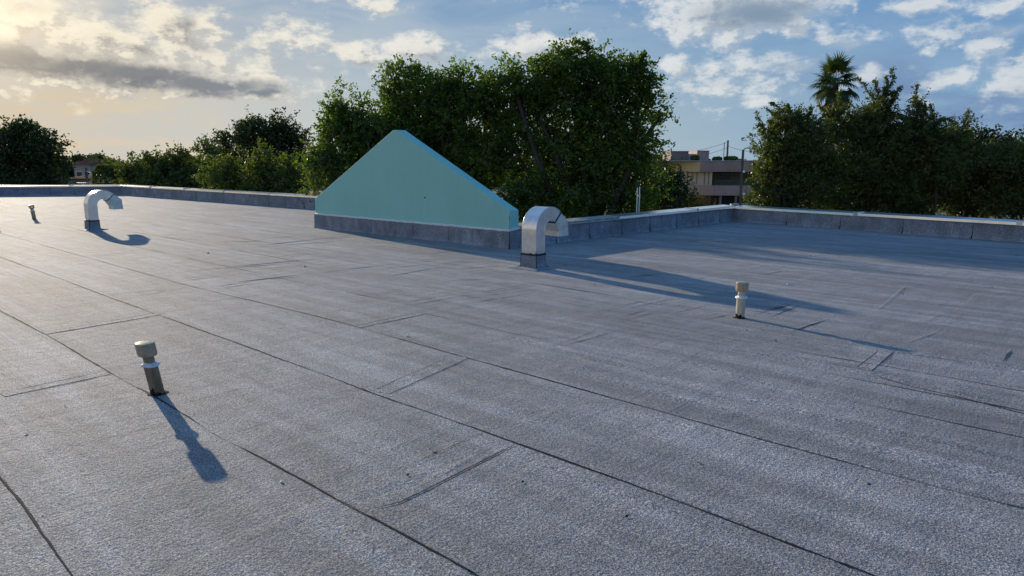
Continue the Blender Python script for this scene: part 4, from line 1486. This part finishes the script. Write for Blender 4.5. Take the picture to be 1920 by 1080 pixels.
def rail(w):
    x0, x1 = xx_(1337) + .1, xr
    w.box((x0, YB - .50, zz(338.6)), (x1, YB - .44, zz(337.8)))
    w.box((x0, YB - .50, zz(346.5)), (x1, YB - .44, zz(346)))
    n = int((x1 - x0) / .16)
    for i in range(n):
        w.box((x0 + i * .16, YB - .485, zz(346)), (x0 + i * .16 + .03, YB - .455, zz(338.6)))


mkb('balcony_railing', 'greenrail', rail)
mkb('ground_floor_shade', 'dark', lambda w: w.box((xx_(1296), YB + .03, GZ + .01), (xr, YB + .15, zz(366.3))))  # solid near-black slab painted in for the shade of the ground floor
for u in (1298, 1349, 1378, 1400):
    mkb('column', 'brownb', lambda w: w.box((xx_(u), YB - .5, GZ), (xx_(u) + .22, YB - .28, zz(366.2))))
mkb('rooftop_block', 'brownb', lambda w: (w.box((xx_(1273), YB + 4, zz(301)), (xx_(1308), YB + 8, zz(283))), w.box((xx_(1272.6), YB + 3.9, zz(283) + .003), (xx_(1308.6), YB + 8.1, zz(282.2)))))
mkb('rooftop_block', 'pinkb', lambda w: (w.box((xx_(1325), YB + 4, zz(301)), (xx_(1348.5), YB + 8, zz(282))), w.box((xx_(1324.6), YB + 3.9, zz(282) + .003), (xx_(1349), YB + 8.1, zz(281.3)))))['label'] = 'taller pinkish rooftop block'
mkb('rooftop_block', 'greyroof', lambda w: (w.box((xx_(1308) + .02, YB + 4.4, zz(301)), (xx_(1325) - .02, YB + 7, zz(288))), w.box((xx_(1320), YB + 4.3, zz(300)), (xx_(1321), YB + 4.39, zz(289)))))['label'] = 'low grey rooftop block'
# plants on that roof
for (u, v, hu, hv, lb) in [(1303, 296, 8, 5, 'spiky green plant on the building roof before the brown block'), (1345, 298, 9, 4, 'dry bush on the building roof below the pinkish block'), (1370, 297, 13, 4, 'green bush on the building roof beside the utility pole')]:
    c = at(u, v, YB + 2.6)
    leaf_blob('roof_plant', lb, (c.x, c.y, c.z), (hu * kx, .5, hv * kx), .22, 'leaflight', 500, 'plant', int(u))

# utility pole, wires, lamp post
rt, pp = pole('utility_pole', 'dark utility pole rising behind the building roof', 1365, 263, 100, .15)
qq = at(1360, 266, 100)
w = MB(); w.tube([(pp.x - .5, pp.y - .1, GZ), (pp.x - .5, pp.y - .1, pp.z - .3)], .05, 6); child(w, 'conduit', M['wood'], rt)
for k, (dz, sg, lb) in enumerate([(.25, .8, 'upper overhead wire left of the utility pole'), (1.0, .9, 'lower overhead wire left of the utility pole')]):
    wire(Vector((pp.x, pp.y, pp.z - dz)), at(1180, 287 + k * 9, 96), sg, .022, lb)
wire(Vector((pp.x, pp.y, pp.z - .8)), at(1520, 270, 96), 1.0, .022, 'overhead wire right of the utility pole')
M['lampglass'] = simple('lamp_glass', (.85, .85, .82), .2, var=.03)
rt, pp = pole('lamp_post', 'thin dark lamp post beside the wispy tree with a small pale lamp', 1393.5, 281, 19.8, .040, cat='lamp post')
w = MB(); w.tube([(pp.x, pp.y, pp.z - .01), (pp.x + .05, pp.y, pp.z + .04), (pp.x + .14, pp.y, pp.z + .055)], .014, 6); child(w, 'arm', M['wood'], rt)
w = MB(); w.lathe([(.0001, -.025), (.032, -.02), (.048, .01), (.036, .032), (.0001, .04)], 12, lambda q: Vector((pp.x + .16 + q.x, pp.y + q.y, pp.z + .05 + q.z))); child(w, 'lamp', M['lampglass'], rt)
for v_ in (322, 364):
    c = at(1395, v_, 19.7)
    w = MB(); w.lathe([(.0001, -.04), (.028, -.028), (.04, 0), (.028, .028), (.0001, .04)], 12, lambda q: c + q); w.box((c.x - .01, c.y, c.z - .01), (c.x + .01, c.y + .1, c.z + .01)); child(w, 'globe', M['lampglass'], rt)

# white posts by the dark trees
for (u, lb) in ((1195.2, 'left of the two thin white posts before the dark trees'), (1199.5, 'right of the two thin white posts before the dark trees')):
    p = at(u, 352 if u < 1197 else 350, 19.5)
    w = MB(); w.tube([(p.x, p.y, GZ), (p.x, p.y, p.z - .02), (p.x, p.y, p.z)], [.015, .015, .012], 10)
    tag(w.build('white_post', M['lampglass']), lb, 'post', 'pair of white posts')

# dry reed thicket
rng = np.random.default_rng(31)
n = 2600
c = at(1245, 380, 33)
px_ = rng.uniform(-1, 1, n) * 1.6 + c.x + .2; py_ = rng.uniform(-1, 1, n) * .7 + c.y
w = MB(); h0 = c.z + .35
for i in range(n):
    hh = h0 + rng.normal(0, .22); lean = rng.normal(0, .25, 2); a = rng.uniform(0, pi); ww = .02
    dx, dy = cos(a) * ww, sin(a) * ww
    b = Vector((px_[i], py_[i], GZ)); m_ = Vector((px_[i] + lean[0] * .3, py_[i] + lean[1] * .3, (GZ + hh) / 2)); t_ = Vector((px_[i] + lean[0], py_[i] + lean[1], hh))
    w.add([b + Vector((dx, dy, 0)), b - Vector((dx, dy, 0)), m_ + Vector((dx, dy, 0)), m_ - Vector((dx, dy, 0)), t_], [(0, 1, 3, 2), (2, 3, 4)])
o = w.build('reed_thicket', M['reed'])
a_ = o.data.attributes.new('var', 'FLOAT', 'FACE'); a_.data.foreach_set('value', np.repeat(rng.uniform(0, 1, n), 2).astype(np.float32))
tag(o, 'tall dry reddish reeds below the dark trees left of the pink building', 'reeds', kind='stuff')

# low wall and pale car park edge beyond the back corner
c0 = at(1372, 385, 50); c1 = at(1440, 384, 50)
w = MB(); w.box((c0.x, c0.y, GZ), (c1.x + 2, c0.y + .2, c0.z)); w.box((c0.x - .05, c0.y - .05, c0.z + .003), (c1.x + 2.05, c0.y + .25, c0.z + .10))
tag(w.build('boundary_wall', M['greyroof']), 'blue grey boundary wall just beyond the back corner of the roof', 'wall')

# far wood that closes the horizon
rng = np.random.default_rng(55)
n = 42000
ang = rng.uniform(-1.1, 1.1, n); R_ = rng.uniform(170, 215, n)
top = 1.0 + 1.6 * np.sin(ang * 23) * np.sin(ang * 57 + 1) + 1.2 * np.sin(ang * 131)
hz = GZ + (top - GZ) * np.sqrt(rng.uniform(0, 1, n))
pos = np.stack([np.sin(ang) * R_, np.cos(ang) * R_, hz], 1)
o = leaf_object('distant_wood', pos, 1.0, 1.9, .8, M['leafdark'], rng)
tag(o, 'far dark line of trees along the horizon', 'woodland', kind='stuff')
